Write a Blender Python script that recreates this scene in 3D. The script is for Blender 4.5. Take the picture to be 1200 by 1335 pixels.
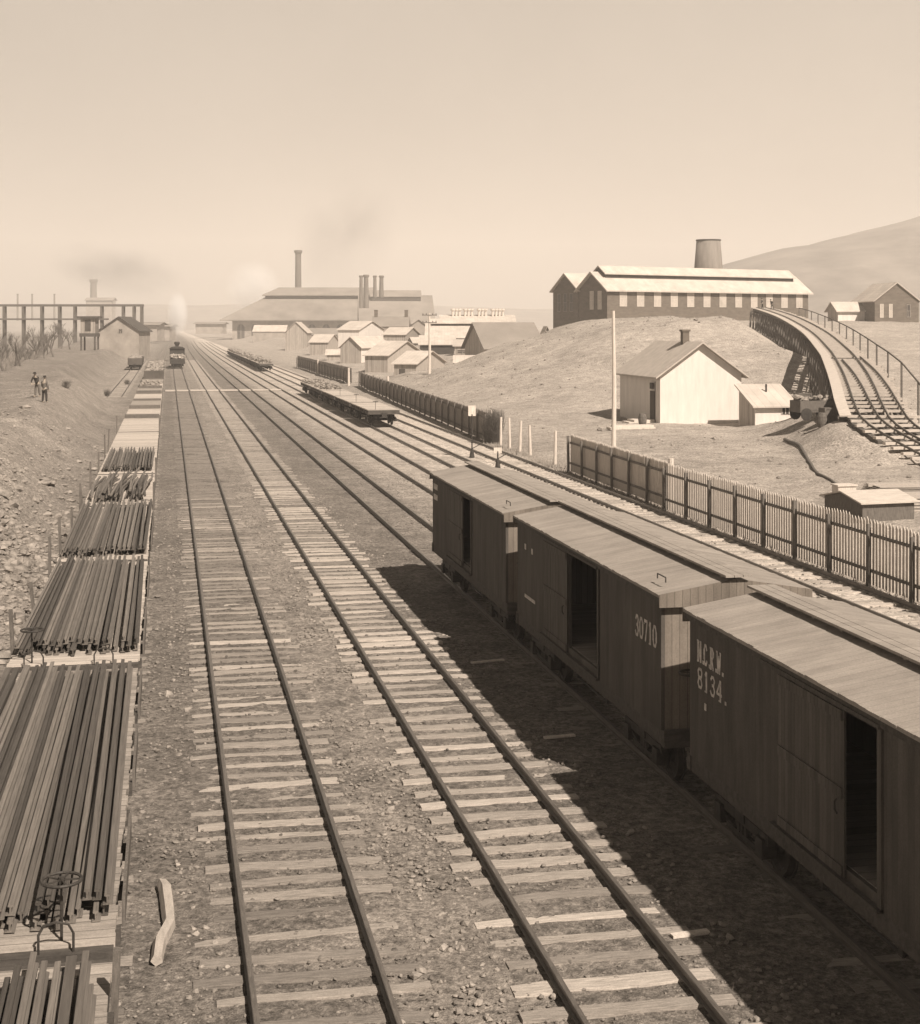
import bpy, math, random
import numpy as np
from mathutils import Vector, Matrix
R = math.radians
random.seed(7); rng = np.random.default_rng(5)
for o in list(bpy.data.objects): bpy.data.objects.remove(o)
S = bpy.context.scene
COL = S.collection

# ------------------------------------------------------------------ camera, world, sun
H = 7.45                      # eye height above the rail tops; +Y runs along the tracks
F = 1900.0; TH = math.atan(381 / F)
cam_d = bpy.data.cameras.new('camera'); cam = bpy.data.objects.new('camera', cam_d); COL.objects.link(cam)
cam.location = (0, 0, H); cam.rotation_euler = (R(90), 0, -TH)
cam_d.sensor_fit = 'HORIZONTAL'; cam_d.sensor_width = 36.0; cam_d.lens = 36.0 * F / 1200
cam_d.shift_y = -(667.5 - 425) / 1200
cam_d.clip_start = 0.5; cam_d.clip_end = 20000
S.camera = cam
SUN = Vector((0.37, -0.92, 1.0)).normalized()
w = bpy.data.worlds.new('World'); S.world = w; w.use_nodes = True
nt = w.node_tree; bg = nt.nodes['Background']
sky = nt.nodes.new('ShaderNodeTexSky'); sky.sky_type = 'NISHITA'; sky.sun_disc = False
sky.sun_elevation = math.asin(SUN.z); sky.sun_rotation = math.atan2(SUN.x, SUN.y)
sky.air_density = 1.0; sky.dust_density = 4.0; sky.ozone_density = 1.0
bw = nt.nodes.new('ShaderNodeRGBToBW'); mx = nt.nodes.new('ShaderNodeVectorMath'); mx.operation = 'MULTIPLY'
mx.inputs[1].default_value = (1.12, 0.965, 0.80)
pw = nt.nodes.new('ShaderNodeMath'); pw.operation = 'POWER'; pw.inputs[1].default_value = 0.15
nt.links.new(sky.outputs[0], bw.inputs[0]); nt.links.new(bw.outputs[0], pw.inputs[0]); 
# sky kept bright towards the horizon, unseen zenith dimmed to cut fill light
tcw = nt.nodes.new('ShaderNodeTexCoord'); spw = nt.nodes.new('ShaderNodeSeparateXYZ'); mrw = nt.nodes.new('ShaderNodeMapRange'); muw = nt.nodes.new('ShaderNodeMath'); muw.operation = 'MULTIPLY'
mrw.inputs[1].default_value = .24; mrw.inputs[2].default_value = .62; mrw.inputs[3].default_value = 1.0; mrw.inputs[4].default_value = .10; mrw.interpolation_type = 'SMOOTHSTEP'
nt.links.new(tcw.outputs['Generated'], spw.inputs[0]); nt.links.new(spw.outputs[2], mrw.inputs[0]); nt.links.new(pw.outputs[0], muw.inputs[0]); nt.links.new(mrw.outputs[0], muw.inputs[1])

# thin uneven overcast
nz = nt.nodes.new('ShaderNodeTexNoise'); nz.inputs['Scale'].default_value = 3.5; nz.inputs['Detail'].default_value = 6; nz.inputs['Roughness'].default_value = .6; nt.links.new(tcw.outputs['Generated'], nz.inputs['Vector'])
nr = nt.nodes.new('ShaderNodeMapRange'); nr.inputs[1].default_value = .3; nr.inputs[2].default_value = .7; nr.inputs[3].default_value = .93; nr.inputs[4].default_value = 1.09; nt.links.new(nz.outputs['Fac'], nr.inputs[0])
mu3 = nt.nodes.new('ShaderNodeMath'); mu3.operation = 'MULTIPLY'; nt.links.new(muw.outputs[0], mu3.inputs[0]); nt.links.new(nr.outputs[0], mu3.inputs[1]); nt.links.new(mu3.outputs[0], mx.inputs[0]); nt.links.new(mx.outputs[0], bg.inputs[0])
bg.inputs[1].default_value = 0.178
sd = bpy.data.lights.new('sun', 'SUN'); sun = bpy.data.objects.new('sun', sd); COL.objects.link(sun)
sd.energy = 3.6; sd.angle = R(0.6); sd.color = (1.0, 0.87, 0.74)
sun.rotation_euler = (-SUN).to_track_quat('-Z', 'Y').to_euler(); sun.location = (60, -100, 120)
vs = S.view_settings; vs.view_transform = 'Standard'; vs.look = 'None'; vs.gamma = 1; vs.use_curve_mapping = False
vs.exposure = 1.14
HAZE = 0.00042
S.cycles.volume_bounces = 3

def P(px, t):                 # plan position seen in direction px at depth t
    a = (px - 600) / F; c, s = math.cos(TH), math.sin(TH)
    return (t * (a * c + s), t * (c - a * s))
def Z(py, t): return H - (py - 425) * t / F

# ------------------------------------------------------------------ materials
def col(v, k=1.0): return (v, v * (1 - .09 * k), v * (1 - .18 * k), 1)
MATS = {}
class NT:
    def __init__(s, name):
        s.m = bpy.data.materials.new(name); s.m.use_nodes = True; s.t = s.m.node_tree
        s.b = s.t.nodes['Principled BSDF']; s.b.inputs['Specular IOR Level'].default_value = .25
    def n(s, typ, **kw):
        x = s.t.nodes.new(typ)
        for k, v in kw.items(): setattr(x, k, v)
        return x
    def l(s, a, b): s.t.links.new(a, b)
    def math(s, op, a, b=None, c=None, clamp=False):
        x = s.n('ShaderNodeMath', operation=op, use_clamp=clamp)
        for i, v in enumerate((a, b, c)):
            if v is None: continue
            if isinstance(v, (int, float)): x.inputs[i].default_value = v
            else: s.l(v, x.inputs[i])
        return x.outputs[0]
    def coords(s, world=False):
        if world: return s.n('ShaderNodeNewGeometry').outputs['Position']
        tc = s.n('ShaderNodeTexCoord'); oi = s.n('ShaderNodeObjectInfo')
        v = s.n('ShaderNodeVectorMath', operation='ADD'); s.l(tc.outputs['Object'], v.inputs[0])
        m = s.n('ShaderNodeVectorMath', operation='SCALE'); m.inputs[0].default_value = (37, 53, 71)
        s.l(oi.outputs['Random'], m.inputs['Scale']); s.l(m.outputs[0], v.inputs[1]); return v.outputs[0]
    def scale(s, v, sc):
        m = s.n('ShaderNodeVectorMath', operation='MULTIPLY'); s.l(v, m.inputs[0]); m.inputs[1].default_value = sc; return m.outputs[0]
    def noise(s, v, scale, detail=4, rough=.6):
        x = s.n('ShaderNodeTexNoise'); x.inputs['Scale'].default_value = scale; x.inputs['Detail'].default_value = detail
        x.inputs['Roughness'].default_value = rough; s.l(v, x.inputs['Vector']); return x.outputs['Fac']
    def ramp(s, f, stops):
        x = s.n('ShaderNodeValToRGB'); e = x.color_ramp.elements
        while len(e) < len(stops): e.new(.5)
        for i, (p, c) in enumerate(stops): e[i].position = p; e[i].color = c if len(c) == 4 else (*c, 1)
        s.l(f, x.inputs[0]); return x.outputs[0]
    def mix(s, f, a, b, mode='MIX'):
        x = s.n('ShaderNodeMix', data_type='RGBA', blend_type=mode)
        for i, v in ((0, f), (6, a), (7, b)):
            if isinstance(v, (int, float)): x.inputs[i].default_value = v
            elif isinstance(v, tuple): x.inputs[i].default_value = v
            else: s.l(v, x.inputs[i])
        return x.outputs[2]
    def bump(s, h, strength=.4, dist=.02):
        x = s.n('ShaderNodeBump'); x.inputs['Strength'].default_value = strength; x.inputs['Distance'].default_value = dist
        s.l(h, x.inputs['Height']); s.l(x.outputs[0], s.b.inputs['Normal'])

def mat(name, lo, hi, scale=3, stretch=(1, 1, 1), rough=.85, bump=.4, dist=.02, boards=None, metal=0, fine=True, k=1.0, vary=0, bc=.55):
    """two tone weathered surface; boards=(axis, width) adds plank to plank tone changes with open joints"""
    if name in MATS: return MATS[name]
    g = NT(name); v = g.coords(); vs_ = g.scale(v, stretch)
    f = g.noise(vs_, scale, 6, .65)
    c = g.ramp(f, [(.3, col(lo, k)), (.7, col(hi, k))])
    h = f
    if boards:
        ax, wd = boards
        tc = g.n('ShaderNodeTexCoord').outputs['Object']
        sp = g.n('ShaderNodeSeparateXYZ'); g.l(tc, sp.inputs[0])
        q = g.math('DIVIDE', sp.outputs[ax], wd); fl = g.math('FLOOR', q); fr = g.math('FRACT', q)
        wn = g.n('ShaderNodeTexWhiteNoise', noise_dimensions='1D'); g.l(fl, wn.inputs['W'])
        c = g.mix(bc, c, g.ramp(wn.outputs[0], [(0, (.62, .62, .62)), (1, (1.3, 1.3, 1.3))]), 'MULTIPLY')
        e = g.math('ABSOLUTE', g.math('SUBTRACT', fr, .5)); gap = g.math('GREATER_THAN', e, .46)
        c = g.mix(g.math('MULTIPLY', gap, .6 if bc > .3 else .25), c, col(lo * .3, k))
        h = g.math('SUBTRACT', f, gap)
    if fine:
        f2 = g.noise(v, 45, 3); c = g.mix(.5, c, g.ramp(f2, [(.3, (.72, .72, .72)), (.7, (1.25, 1.25, 1.25))]), 'MULTIPLY')
    if vary:
        oi = g.n('ShaderNodeObjectInfo'); c = g.mix(1.0, c, g.ramp(oi.outputs['Random'], [(0, (1 - vary,) * 3), (1, (1 + vary,) * 3)]), 'MULTIPLY')
    g.l(c, g.b.inputs['Base Color']); g.b.inputs['Roughness'].default_value = rough; g.b.inputs['Metallic'].default_value = metal
    if bump: g.bump(h, bump, dist)
    MATS[name] = g.m; return g.m

M = dict(
 sleeper=mat('sleeper_wood', .27, .47, 4, (1, 8, 8), bump=.8, vary=.22),
 sleeper_dull=mat('sleeper_wood_dusty', .17, .32, 4, (1, 8, 8), bump=.8, vary=.35),
 rail=mat('worn_rail_steel', .10, .19, 6, (6, .6, 6), .45, .2, metal=.3),
 load=mat('new_rail_iron', .09, .16, 5, (8, .3, 8), .55, .1, metal=.1, vary=.5, fine=False),
 iron=mat('dark_cast_iron', .025, .06, 6, rough=.6),
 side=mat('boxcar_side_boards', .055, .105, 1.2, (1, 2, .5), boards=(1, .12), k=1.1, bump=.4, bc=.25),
 end=mat('boxcar_end_boards_lit', .14, .21, 2, (3, 1, .5), boards=(0, .13), k=1.4),  # same paint as the sides, lightened for the sun on the ends
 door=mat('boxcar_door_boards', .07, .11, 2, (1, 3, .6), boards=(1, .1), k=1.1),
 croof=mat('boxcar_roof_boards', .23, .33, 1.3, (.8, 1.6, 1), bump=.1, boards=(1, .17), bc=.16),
 cfloor=mat('boxcar_floor_boards', .2, .3, 3, (1, 5, 1), boards=(1, .2)),
 frame=mat('car_underframe_timber', .05, .10, 3, (1, 4, 4)),
 deck=mat('flatcar_deck_boards', .36, .56, 2.5, (.8, 6, 6), boards=(1, .22)),
 deckdull=mat('flatcar_deck_boards_dirty', .22, .38, 2.5, (.8, 6, 6), boards=(1, .22)),
 stake=mat('stake_timber', .08, .17, 4, (6, 6, 1)),
 letter=mat('faded_white_lettering', .30, .68, 9, bump=0, k=.8),
 picket=mat('weathered_fence_pickets', .38, .56, 2, (6, 6, 1), boards=None),
 fpost=mat('dark_fence_posts', .10, .18, 3, (6, 6, 1)),
 fboard=mat('old_board_fence', .17, .30, 2, (1, 6, 1), boards=(1, .17)),
 wpost=mat('pale_peeled_post', .45, .66, 3, (6, 6, 1)),
 whitewash=mat('whitewashed_boards', .56, .68, .9, (3, 3, .5), bump=.1, k=.7),
 greywall=mat('grey_board_wall', .26, .38, 1.5, (4, 4, .5), boards=(0, .25)),
 greyside=mat('grey_board_side_wall', .34, .48, 1.5, (4, 4, .5), boards=(1, .25)),
 shingle=mat('shingle_roof', .38, .50, 1.5, (1, 1, 1), boards=(1, .3), bc=.15),
 paleroof=mat('pale_tin_roof', .40, .56, .5, (1, 1, 1), boards=(0, .6), bump=.1, bc=.06),
 darkroof=mat('dark_tarred_edge', .05, .09, 1),
 brick=mat('dark_red_brick', .10, .16, .8, (1, 1, 3), k=1.5),
 millwall=mat('pale_mill_wall', .22, .36, .4),
 millroof=mat('slate_mill_roof', .19, .28, .12, (1, 1, 1)),
 glass=mat('dusty_window_glass', .34, .48, .6, rough=.35, bump=0),
 dglass=mat('dark_window_glass', .05, .08, 1, rough=.3, bump=0),
 timber=mat('trestle_timber', .07, .13, 2, (3, 3, 1)),
 rampdeck=mat('ramp_planks', .40, .55, 2, (1, 4, 4)),
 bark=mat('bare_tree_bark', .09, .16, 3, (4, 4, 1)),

 hazed_bark=mat('hazy_twigs', .17, .30, 3, (4, 4, 1)),  # bark lightened to put distance haze into the colour
 slag=mat('slag_lumps_grey', .10, .34, 3, bump=.5),
 stone=mat('broken_rubble', .11, .38, 2.5, bump=.8, dist=.05),
 gravel=mat('cinder_and_gravel', .07, .30, 5, bump=.3),
 weed=mat('dry_weeds', .20, .34, 3, bump=0),
 log=mat('weathered_log', .32, .46, 3, (6, 1, 6), bump=.6),
 coat=mat('dark_wool', .03, .05, 8, rough=.95), trous=mat('grey_trousers', .10, .16, 8, rough=.95),
 shirt=mat('pale_shirt', .5, .62, 8, rough=.9), skin=mat('weathered_skin', .32, .38, 8, rough=.6, k=1.6),
 stackm=mat('sooty_iron_stack', .12, .18, .6, (1, 1, .3)),
 cone=mat('riveted_tank_staves', .16, .24, .5, (3, 3, .4)),
 coal=mat('coal_lumps', .03, .10, 6, bump=.8),
)
def hill_material():
    g = NT('brown_wooded_hillside'); p = g.coords(True)
    c = g.ramp(g.noise(p, .02, 8, .7), [(.3, col(.10)), (.7, col(.26))])
    g.l(c, g.b.inputs['Base Color']); g.b.inputs['Roughness'].default_value = 1; return g.m
def ground_material():
    g = NT('cinder_yard_ground'); p = g.coords(True)
    sp = g.n('ShaderNodeSeparateXYZ'); g.l(p, sp.inputs[0])
    big = g.noise(p, .16, 5, .6); mid = g.noise(p, 1.1, 6, .68); fine = g.noise(p, 9, 5, .75); grit = g.noise(p, 42, 3, .7)
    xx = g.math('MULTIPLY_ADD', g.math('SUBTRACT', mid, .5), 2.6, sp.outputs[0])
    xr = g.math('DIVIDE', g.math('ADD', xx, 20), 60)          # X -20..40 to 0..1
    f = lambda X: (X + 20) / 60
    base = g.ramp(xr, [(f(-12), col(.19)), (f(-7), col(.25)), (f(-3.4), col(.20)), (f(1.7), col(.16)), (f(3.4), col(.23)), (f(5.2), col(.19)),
                       (f(7.2), col(.17)), (f(9.5), col(.21)), (f(11.5), col(.31)), (f(14), col(.36)), (f(16.6), col(.43)), (f(19.8), col(.47)),  # ground near track three darkened by colour where the boxcars' shade falls
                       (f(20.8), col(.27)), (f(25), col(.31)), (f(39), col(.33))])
    c = g.mix(.55, base, g.ramp(big, [(.25, (.68,) * 3), (.75, (1.35,) * 3)]), 'MULTIPLY')
    c = g.mix(.75, c, g.ramp(mid, [(.28, (.6,) * 3), (.5, (1, 1, 1)), (.72, (1.4,) * 3)]), 'MULTIPLY')
    c = g.mix(.9, c, g.ramp(fine, [(.34, (.38,) * 3), (.5, (1, 1, 1)), (.66, (1.8,) * 3)]), 'MULTIPLY')
    c = g.mix(.6, c, g.ramp(grit, [(.3, (.55,) * 3), (.7, (1.5,) * 3)]), 'MULTIPLY')
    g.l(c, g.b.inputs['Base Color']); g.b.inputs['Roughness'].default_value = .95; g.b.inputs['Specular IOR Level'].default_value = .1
    h = g.math('ADD', g.math('MULTIPLY', fine, 1.0), g.math('MULTIPLY', grit, .35)); g.bump(h, .9, .06)
    return g.m
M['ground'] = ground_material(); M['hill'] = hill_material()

# ------------------------------------------------------------------ mesh builder
class MB:
    def __init__(s): s.v = []; s.f = []; s.mi = []
    def add(s, vs, fs, m=0):
        b = len(s.v); s.v += [tuple(v) for v in vs]; s.f += [tuple(i + b for i in f) for f in fs]; s.mi += [m] * len(fs); return s
    def box(s, x0, x1, y0, y1, z0, z1, m=0):
        return s.add([(x0, y0, z0), (x1, y0, z0), (x1, y1, z0), (x0, y1, z0), (x0, y0, z1), (x1, y0, z1), (x1, y1, z1), (x0, y1, z1)],
                     [(0, 3, 2, 1), (4, 5, 6, 7), (0, 1, 5, 4), (1, 2, 6, 5), (2, 3, 7, 6), (3, 0, 4, 7)], m)
    def bar(s, a, b, w, h, m=0, up=(0, 0, 1)):
        a = Vector(a); b = Vector(b); d = (b - a).normalized(); u = Vector(up)
        if abs(d.dot(u)) > .98: u = Vector((1, 0, 0))
        x = d.cross(u).normalized() * (w / 2); y = x.cross(d).normalized() * (h / 2)
        vs = [p + i * x + j * y for p in (a, b) for i, j in ((-1, -1), (1, -1), (1, 1), (-1, 1))]
        return s.add(vs, [(0, 1, 2, 3), (7, 6, 5, 4), (0, 4, 5, 1), (1, 5, 6, 2), (2, 6, 7, 3), (3, 7, 4, 0)], m)
    def tube(s, pts, r, n=8, m=0, caps=True):
        pts = [Vector(p) for p in pts]; rs = r if isinstance(r, (list, tuple)) else [r] * len(pts); vs = []
        u0 = None
        for i, p in enumerate(pts):
            d = (pts[min(i + 1, len(pts) - 1)] - pts[max(i - 1, 0)]).normalized()
            if u0 is None: u0 = d.orthogonal().normalized()
            u = (u0 - d * u0.dot(d)).normalized(); u0 = u; v = d.cross(u)
            vs += [p + (u * math.cos(2 * math.pi * k / n) + v * math.sin(2 * math.pi * k / n)) * rs[i] for k in range(n)]
        fs = [(i * n + k, i * n + (k + 1) % n, (i + 1) * n + (k + 1) % n, (i + 1) * n + k) for i in range(len(pts) - 1) for k in range(n)]
        if caps: fs += [tuple(range(n))[::-1], tuple(range((len(pts) - 1) * n, len(pts) * n))]
        return s.add(vs, fs, m)
    def ring(s, c, R_, r, axis='Z', n=24, m=0):
        c = Vector(c); pts = []
        for k in range(n + 1):
            a = 2 * math.pi * k / n; e = (math.cos(a) * R_, math.sin(a) * R_)
            pts.append(c + Vector({'Z': (e[0], e[1], 0), 'X': (0, e[0], e[1]), 'Y': (e[0], 0, e[1])}[axis]))
        return s.tube(pts, r, 6, m, False)
    def prism(s, poly, a, b, axis='Y', m=0):    # polygon in the plane across axis, swept from a to b
        n = len(poly); mk = {'Y': lambda p, t: (p[0], t, p[1]), 'X': lambda p, t: (t, p[0], p[1]), 'Z': lambda p, t: (p[0], p[1], t)}[axis]
        vs = [mk(p, a) for p in poly] + [mk(p, b) for p in poly]
        return s.add(vs, [tuple(range(n))[::-1], tuple(range(n, 2 * n))] + [(i, (i + 1) % n, (i + 1) % n + n, i + n) for i in range(n)], m)
    def lathe(s, prof, c=(0, 0, 0), axis='Z', n=16, m=0):
        vs = []
        for r, h in prof:
            for k in range(n):
                a = 2 * math.pi * k / n; x, y = r * math.cos(a), r * math.sin(a)
                q = {'Z': (x, y, h), 'X': (h, x, y), 'Y': (x, h, y)}[axis]; vs.append(tuple(q[i] + c[i] for i in range(3)))
        fs = [(i * n + k, i * n + (k + 1) % n, (i + 1) * n + (k + 1) % n, (i + 1) * n + k) for i in range(len(prof) - 1) for k in range(n)]
        fs += [tuple(range(n))[::-1], tuple(range((len(prof) - 1) * n, len(prof) * n))]
        return s.add(vs, fs, m)
    def rock(s, c, r, sq=(1, 1, .7), m=0, n=1):
        t = (1 + 5 ** .5) / 2
        base = [(-1, t, 0), (1, t, 0), (-1, -t, 0), (1, -t, 0), (0, -1, t), (0, 1, t), (0, -1, -t), (0, 1, -t), (t, 0, -1), (t, 0, 1), (-t, 0, -1), (-t, 0, 1)]
        ff = [(0, 11, 5), (0, 5, 1), (0, 1, 7), (0, 7, 10), (0, 10, 11), (1, 5, 9), (5, 11, 4), (11, 10, 2), (10, 7, 6), (7, 1, 8), (3, 9, 4), (3, 4, 2), (3, 2, 6), (3, 6, 8), (3, 8, 9), (4, 9, 5), (2, 4, 11), (6, 2, 10), (8, 6, 7), (9, 8, 1)]
        a = random.random() * 6.3; ca, sa = math.cos(a), math.sin(a); vs = []
        for q in base:
            j = r / 1.9 * random.uniform(.65, 1.3); x, y, z = q[0] * j * sq[0], q[1] * j * sq[1], q[2] * j * sq[2]
            vs.append((c[0] + x * ca - y * sa, c[1] + x * sa + y * ca, c[2] + z))
        return s.add(vs, ff, m)
    def build(s, name, mats, parent=None, smooth=False):
        me = bpy.data.meshes.new(name); me.from_pydata(s.v, [], s.f)
        mats = mats if isinstance(mats, (list, tuple)) else [mats]
        for m in mats: me.materials.append(m)
        if len(mats) > 1: me.polygons.foreach_set('material_index', s.mi)
        if smooth: me.polygons.foreach_set('use_smooth', [True] * len(s.f))
        me.validate(); me.update()
        o = bpy.data.objects.new(name, me); COL.objects.link(o)
        if parent: o.parent = parent
        return o
def tag(o, label=None, cat=None, group=None, kind=None):
    if label: o['label'] = label
    if cat: o['category'] = cat
    if group: o['group'] = group
    if kind: o['kind'] = kind
    return o
def empty(name, loc=(0, 0, 0), rz=0, **kw):
    o = bpy.data.objects.new(name, None); COL.objects.link(o); o.location = loc; o.rotation_euler = (0, 0, rz)
    o.empty_display_size = .3; return tag(o, **kw)
KIDS = {}
def copy_tree(o, parent=None):
    c = o.copy(); COL.objects.link(c)
    if parent: c.parent = parent
    for ch in [x for x in o.children]: copy_tree(ch, c)
    return c

# ------------------------------------------------------------------ terrain
def sm(t): t = np.clip(t, 0, 1); return t * t * (3 - 2 * t)
LAT = rng.random((64, 256, 256))
def vnoise(x, y, sc, k=0):
    L = LAT[k]; u = x / sc + 1000.37; v = y / sc + 1000.71; i = np.floor(u).astype(int); j = np.floor(v).astype(int)
    a = u - i; b = v - j; a = a * a * (3 - 2 * a); b = b * b * (3 - 2 * b); i0 = i % 256; i1 = (i + 1) % 256; j0 = j % 256; j1 = (j + 1) % 256
    return (L[i0, j0] * (1 - a) * (1 - b) + L[i1, j0] * a * (1 - b) + L[i0, j1] * (1 - a) * b + L[i1, j1] * a * b) * 2 - 1
TRACKX = {'zero': -1.72, 'one': 1.68, 'two': 5.14, 'three': 8.9, 'four': 12.46, 'five': 15.7, 'six': 18.85}
def bend(Y): return 1.3e-5 * np.clip(np.asarray(Y, float) - 250, 0, None) ** 2
RAMP = [(t_ and a_, t_, H - (y_ - 425) * t_ / F) for a_, t_, y_ in [(1420, 62, 643), (1290, 70, 616), (1205, 76, 579), (1155, 80, 549), (1139, 84, 524), (1128, 90, 500), (1114, 100, 477), (1092, 122, 452), (1066, 155, 430), (1034, 192, 413), (1008, 226, 404), (992, 244, 400)]]
RAMPW = []
_rp = [Vector((*P(a, t), z)) for a, t, z in RAMP]
def catmull(p, n=10):
    out = []
    for i in range(len(p) - 1):
        a, b, c, d = p[max(i - 1, 0)], p[i], p[i + 1], p[min(i + 2, len(p) - 1)]
        for k in range(n):
            t = k / n; out.append(.5 * ((2 * b) + (c - a) * t + (2 * a - 5 * b + 4 * c - d) * t * t + (3 * b - a - 3 * c + d) * t ** 3))
    return out + [p[-1]]
RPATH = catmull(_rp)
def terrain(X, Y):
    X = np.asarray(X, float); Y = np.asarray(Y, float)
    z = np.full(np.broadcast(X, Y).shape, -.17)
    Xs = X - bend(Y)
    # left bank
    foot = -3.9 - 4.6 * sm((Y - 132) / 45) + .35 * vnoise(X * 0, Y, 9, 3)
    d = foot - Xs
    back = np.where(Y < 154, -17 - (154 - Y) * .32, -17 - (Y - 154) * .035)
    hb = 2.25 + .6 * (1 - sm((Y - 58) / 30)) + .55 * vnoise(X, Y, 19, 1) + .5 * sm((d - 7) / 9) * sm((Y - 90) / 60)
    bank = hb * sm(d / 5.2 + .02) + .28 * np.exp(-((d - 4.6) / 1.6) ** 2)
    bank *= 1 - .9 * sm((Y - 560) / 200)
    drop = sm((back - X) / 6)
    bank = bank * (1 - drop) + (-1.6) * drop * (1 - sm((Y - 560) / 200))
    rough = sm(d / 1.5)
    z = z + np.where(d > 0, bank, 0) + rough * (.10 * vnoise(X, Y, 1.7, 4) + .07 * vnoise(X, Y, .6, 5) + .16 * vnoise(X, Y, 5, 6)) * np.exp(-np.clip(Y - 120, 0, None) / 120)
    z = z + rough * .16 * np.abs(vnoise(X, Y, .42, 12)) * (1 - sm((Y - 62) / 15)) * sm((8 - d) / 4)
    # right side
    r = sm((X - 19.9) / 3)
    z = z + r * (.18 + .42 * sm((X - 21) / 12)) + r * (.10 * vnoise(X, Y, 4, 7) + .05 * vnoise(X, Y, .9, 8))
    k = sm((X - 60) / 22)
    y0 = 112 + 13 * k; y1 = 155 + 105 * k
    front = 8 * sm((X - 21) / 38); kq = sm((X / np.clip(Y, 60, None) - .242) / .066); backp = 2.2 * sm((X - 34) / 12) * (1 - kq) + 8 * kq
    q = sm((Y - 178) / 22); prof = front * (1 - q) + backp * q
    yy = Y + 3.5 * vnoise(X, Y, 14, 9)
    rise = sm((yy - y0) / (y1 - y0)); rise = .55 * rise + .45 * np.clip((yy - y0) / (y1 - y0), 0, 1)
    mound = prof * rise
    gul = (.34 * vnoise(X * 1.8, Y * .45, 6, 10) + .10 * vnoise(X, Y, 2.6, 11) + .04 * vnoise(X, Y, 1.1, 16)) * sm(mound / 1.5) * np.exp(-np.clip(Y - 180, 0, None) / 60)
    z = z + mound + gul
    # far ground returns to level beyond the works; gentle swell to the right
    return z
def terr(x, y): return float(terrain2(np.array([float(x)]), np.array([float(y)]))[0])
RX = np.array([p.x for p in RPATH]); RY = np.array([p.y for p in RPATH]); RZ = np.array([p.z for p in RPATH])
def terrain2(X, Y):
    z = terrain(X, Y)
    # the near part of the incline runs on a low earth bank
    m = (X > 30) & (X < 75) & (Y > 30) & (Y < 125)
    if m.any():
        xs, ys = X[m], Y[m]; dd = np.sqrt((xs[:, None] - RX[None]) ** 2 + (ys[:, None] - RY[None]) ** 2); i = dd.argmin(1); dm = dd[np.arange(len(xs)), i]
        tgt = RZ[i] - .42 - 1.1 * sm((RZ[i] - 2.2) / 1.5) - .9 * sm((ys - 84) / 14); wgt = (1 - sm((dm - 1.9) / (3.6 + 3 * sm((ys - 78) / 12)))) * (1 - sm((ys - 80) / 26)); z0_ = z[m]; tgt = np.maximum(tgt, z0_) + .15 * vnoise(xs, ys, 1.3, 30)
        z[m] = z[m] * (1 - wgt) + tgt * wgt
    return z
def grow(a, b, s0, g, smax=1e9):
    out = [a]; s = s0
    while out[-1] < b: out.append(out[-1] + s); s = min(s * g, smax)
    return out
gx = sorted(set([-x for x in grow(10, 60, .16, 1.03, 2)] + [-x for x in grow(62, 6000, 4, 1.25)] + list(np.arange(-10, 21, .12)) + grow(21, 150, .2, 1.012, 1.2) + grow(153, 7000, 4, 1.22)))
gy = sorted(set(grow(-400, 0, 30, 1) + [3, 6, 9] + list(np.arange(11, 48, .12)) + grow(48, 300, .13, 1.008, 1.6) + grow(303, 9000, 3, 1.12)))
gx = np.array(gx); gy = np.array(gy); GX, GY = np.meshgrid(gx, gy); fx, fy = GX.ravel(), GY.ravel()
fz = terrain2(fx, fy)
near = np.exp(-np.clip(fy - 40, 0, None) / 30)
fz = fz + near * (.012 * vnoise(fx, fy, .35, 13) + .010 * vnoise(fx, fy, .16, 14) + .02 * vnoise(fx, fy, 1.3, 15))
nx, ny = len(gx), len(gy)
idx = np.arange(nx * ny).reshape(ny, nx); q = np.stack([idx[:-1, :-1], idx[:-1, 1:], idx[1:, 1:], idx[1:, :-1]], -1).reshape(-1, 4)
me = bpy.data.meshes.new('ground'); me.vertices.add(nx * ny); me.vertices.foreach_set('co', np.stack([fx, fy, fz], 1).ravel().astype(np.float32))
me.loops.add(q.size); me.loops.foreach_set('vertex_index', q.ravel().astype(np.int32)); me.polygons.add(len(q))
me.polygons.foreach_set('loop_start', np.arange(0, q.size, 4, dtype=np.int32)); me.polygons.foreach_set('loop_total', np.full(len(q), 4, np.int32))
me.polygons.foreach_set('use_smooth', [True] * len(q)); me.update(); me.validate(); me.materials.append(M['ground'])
g = bpy.data.objects.new('ground', me); COL.objects.link(g); tag(g, kind='structure')

# far hills
def hill(name, fn, x0, x1, y0, y1, n=90, m=40):
    xs = np.linspace(x0, x1, n); ys = np.linspace(y0, y1, m); mb = MB()
    A, B = np.meshgrid(xs, ys); Zs = fn(A, B)
    mb.v = [tuple(t) for t in np.stack([A.ravel(), B.ravel(), Zs.ravel()], 1)]
    mb.f = [(j * n + i, j * n + i + 1, (j + 1) * n + i + 1, (j + 1) * n + i) for j in range(m - 1) for i in range(n - 1)]; mb.mi = [0] * len(mb.f)
    o = mb.build(name, M['hill'], smooth=True); tag(o, kind='structure'); return o
def hill_r(A, B):
    # ridge rising to the right
    a = (A / B); s_ = np.interp(a, [.30, .355, .385, .44, .53, .62, .8, 1.1], [-5, 8, 66, 92, 122, 150, 175, 190])
    return s_ * sm((B - 950) / 480) * (1 - .3 * sm((B - 1600) / 500)) - 4 + 4 * vnoise(A, B, 120, 20) + 2.5 * vnoise(A, B, 40, 21)
hill('hill', hill_r, 260, 2600, 900, 2200, 150, 60)
def hill_l(A, B):
    return (52 + 16 * vnoise(A, B * 0, 420, 22) + 6 * vnoise(A, B * 0, 110, 23)) * sm((B - 2300) / 500) * (1 - .5 * sm((B - 3200) / 600)) - 4
hill('hill', hill_l, -1600, 2400, 2250, 3800, 160, 30)

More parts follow.
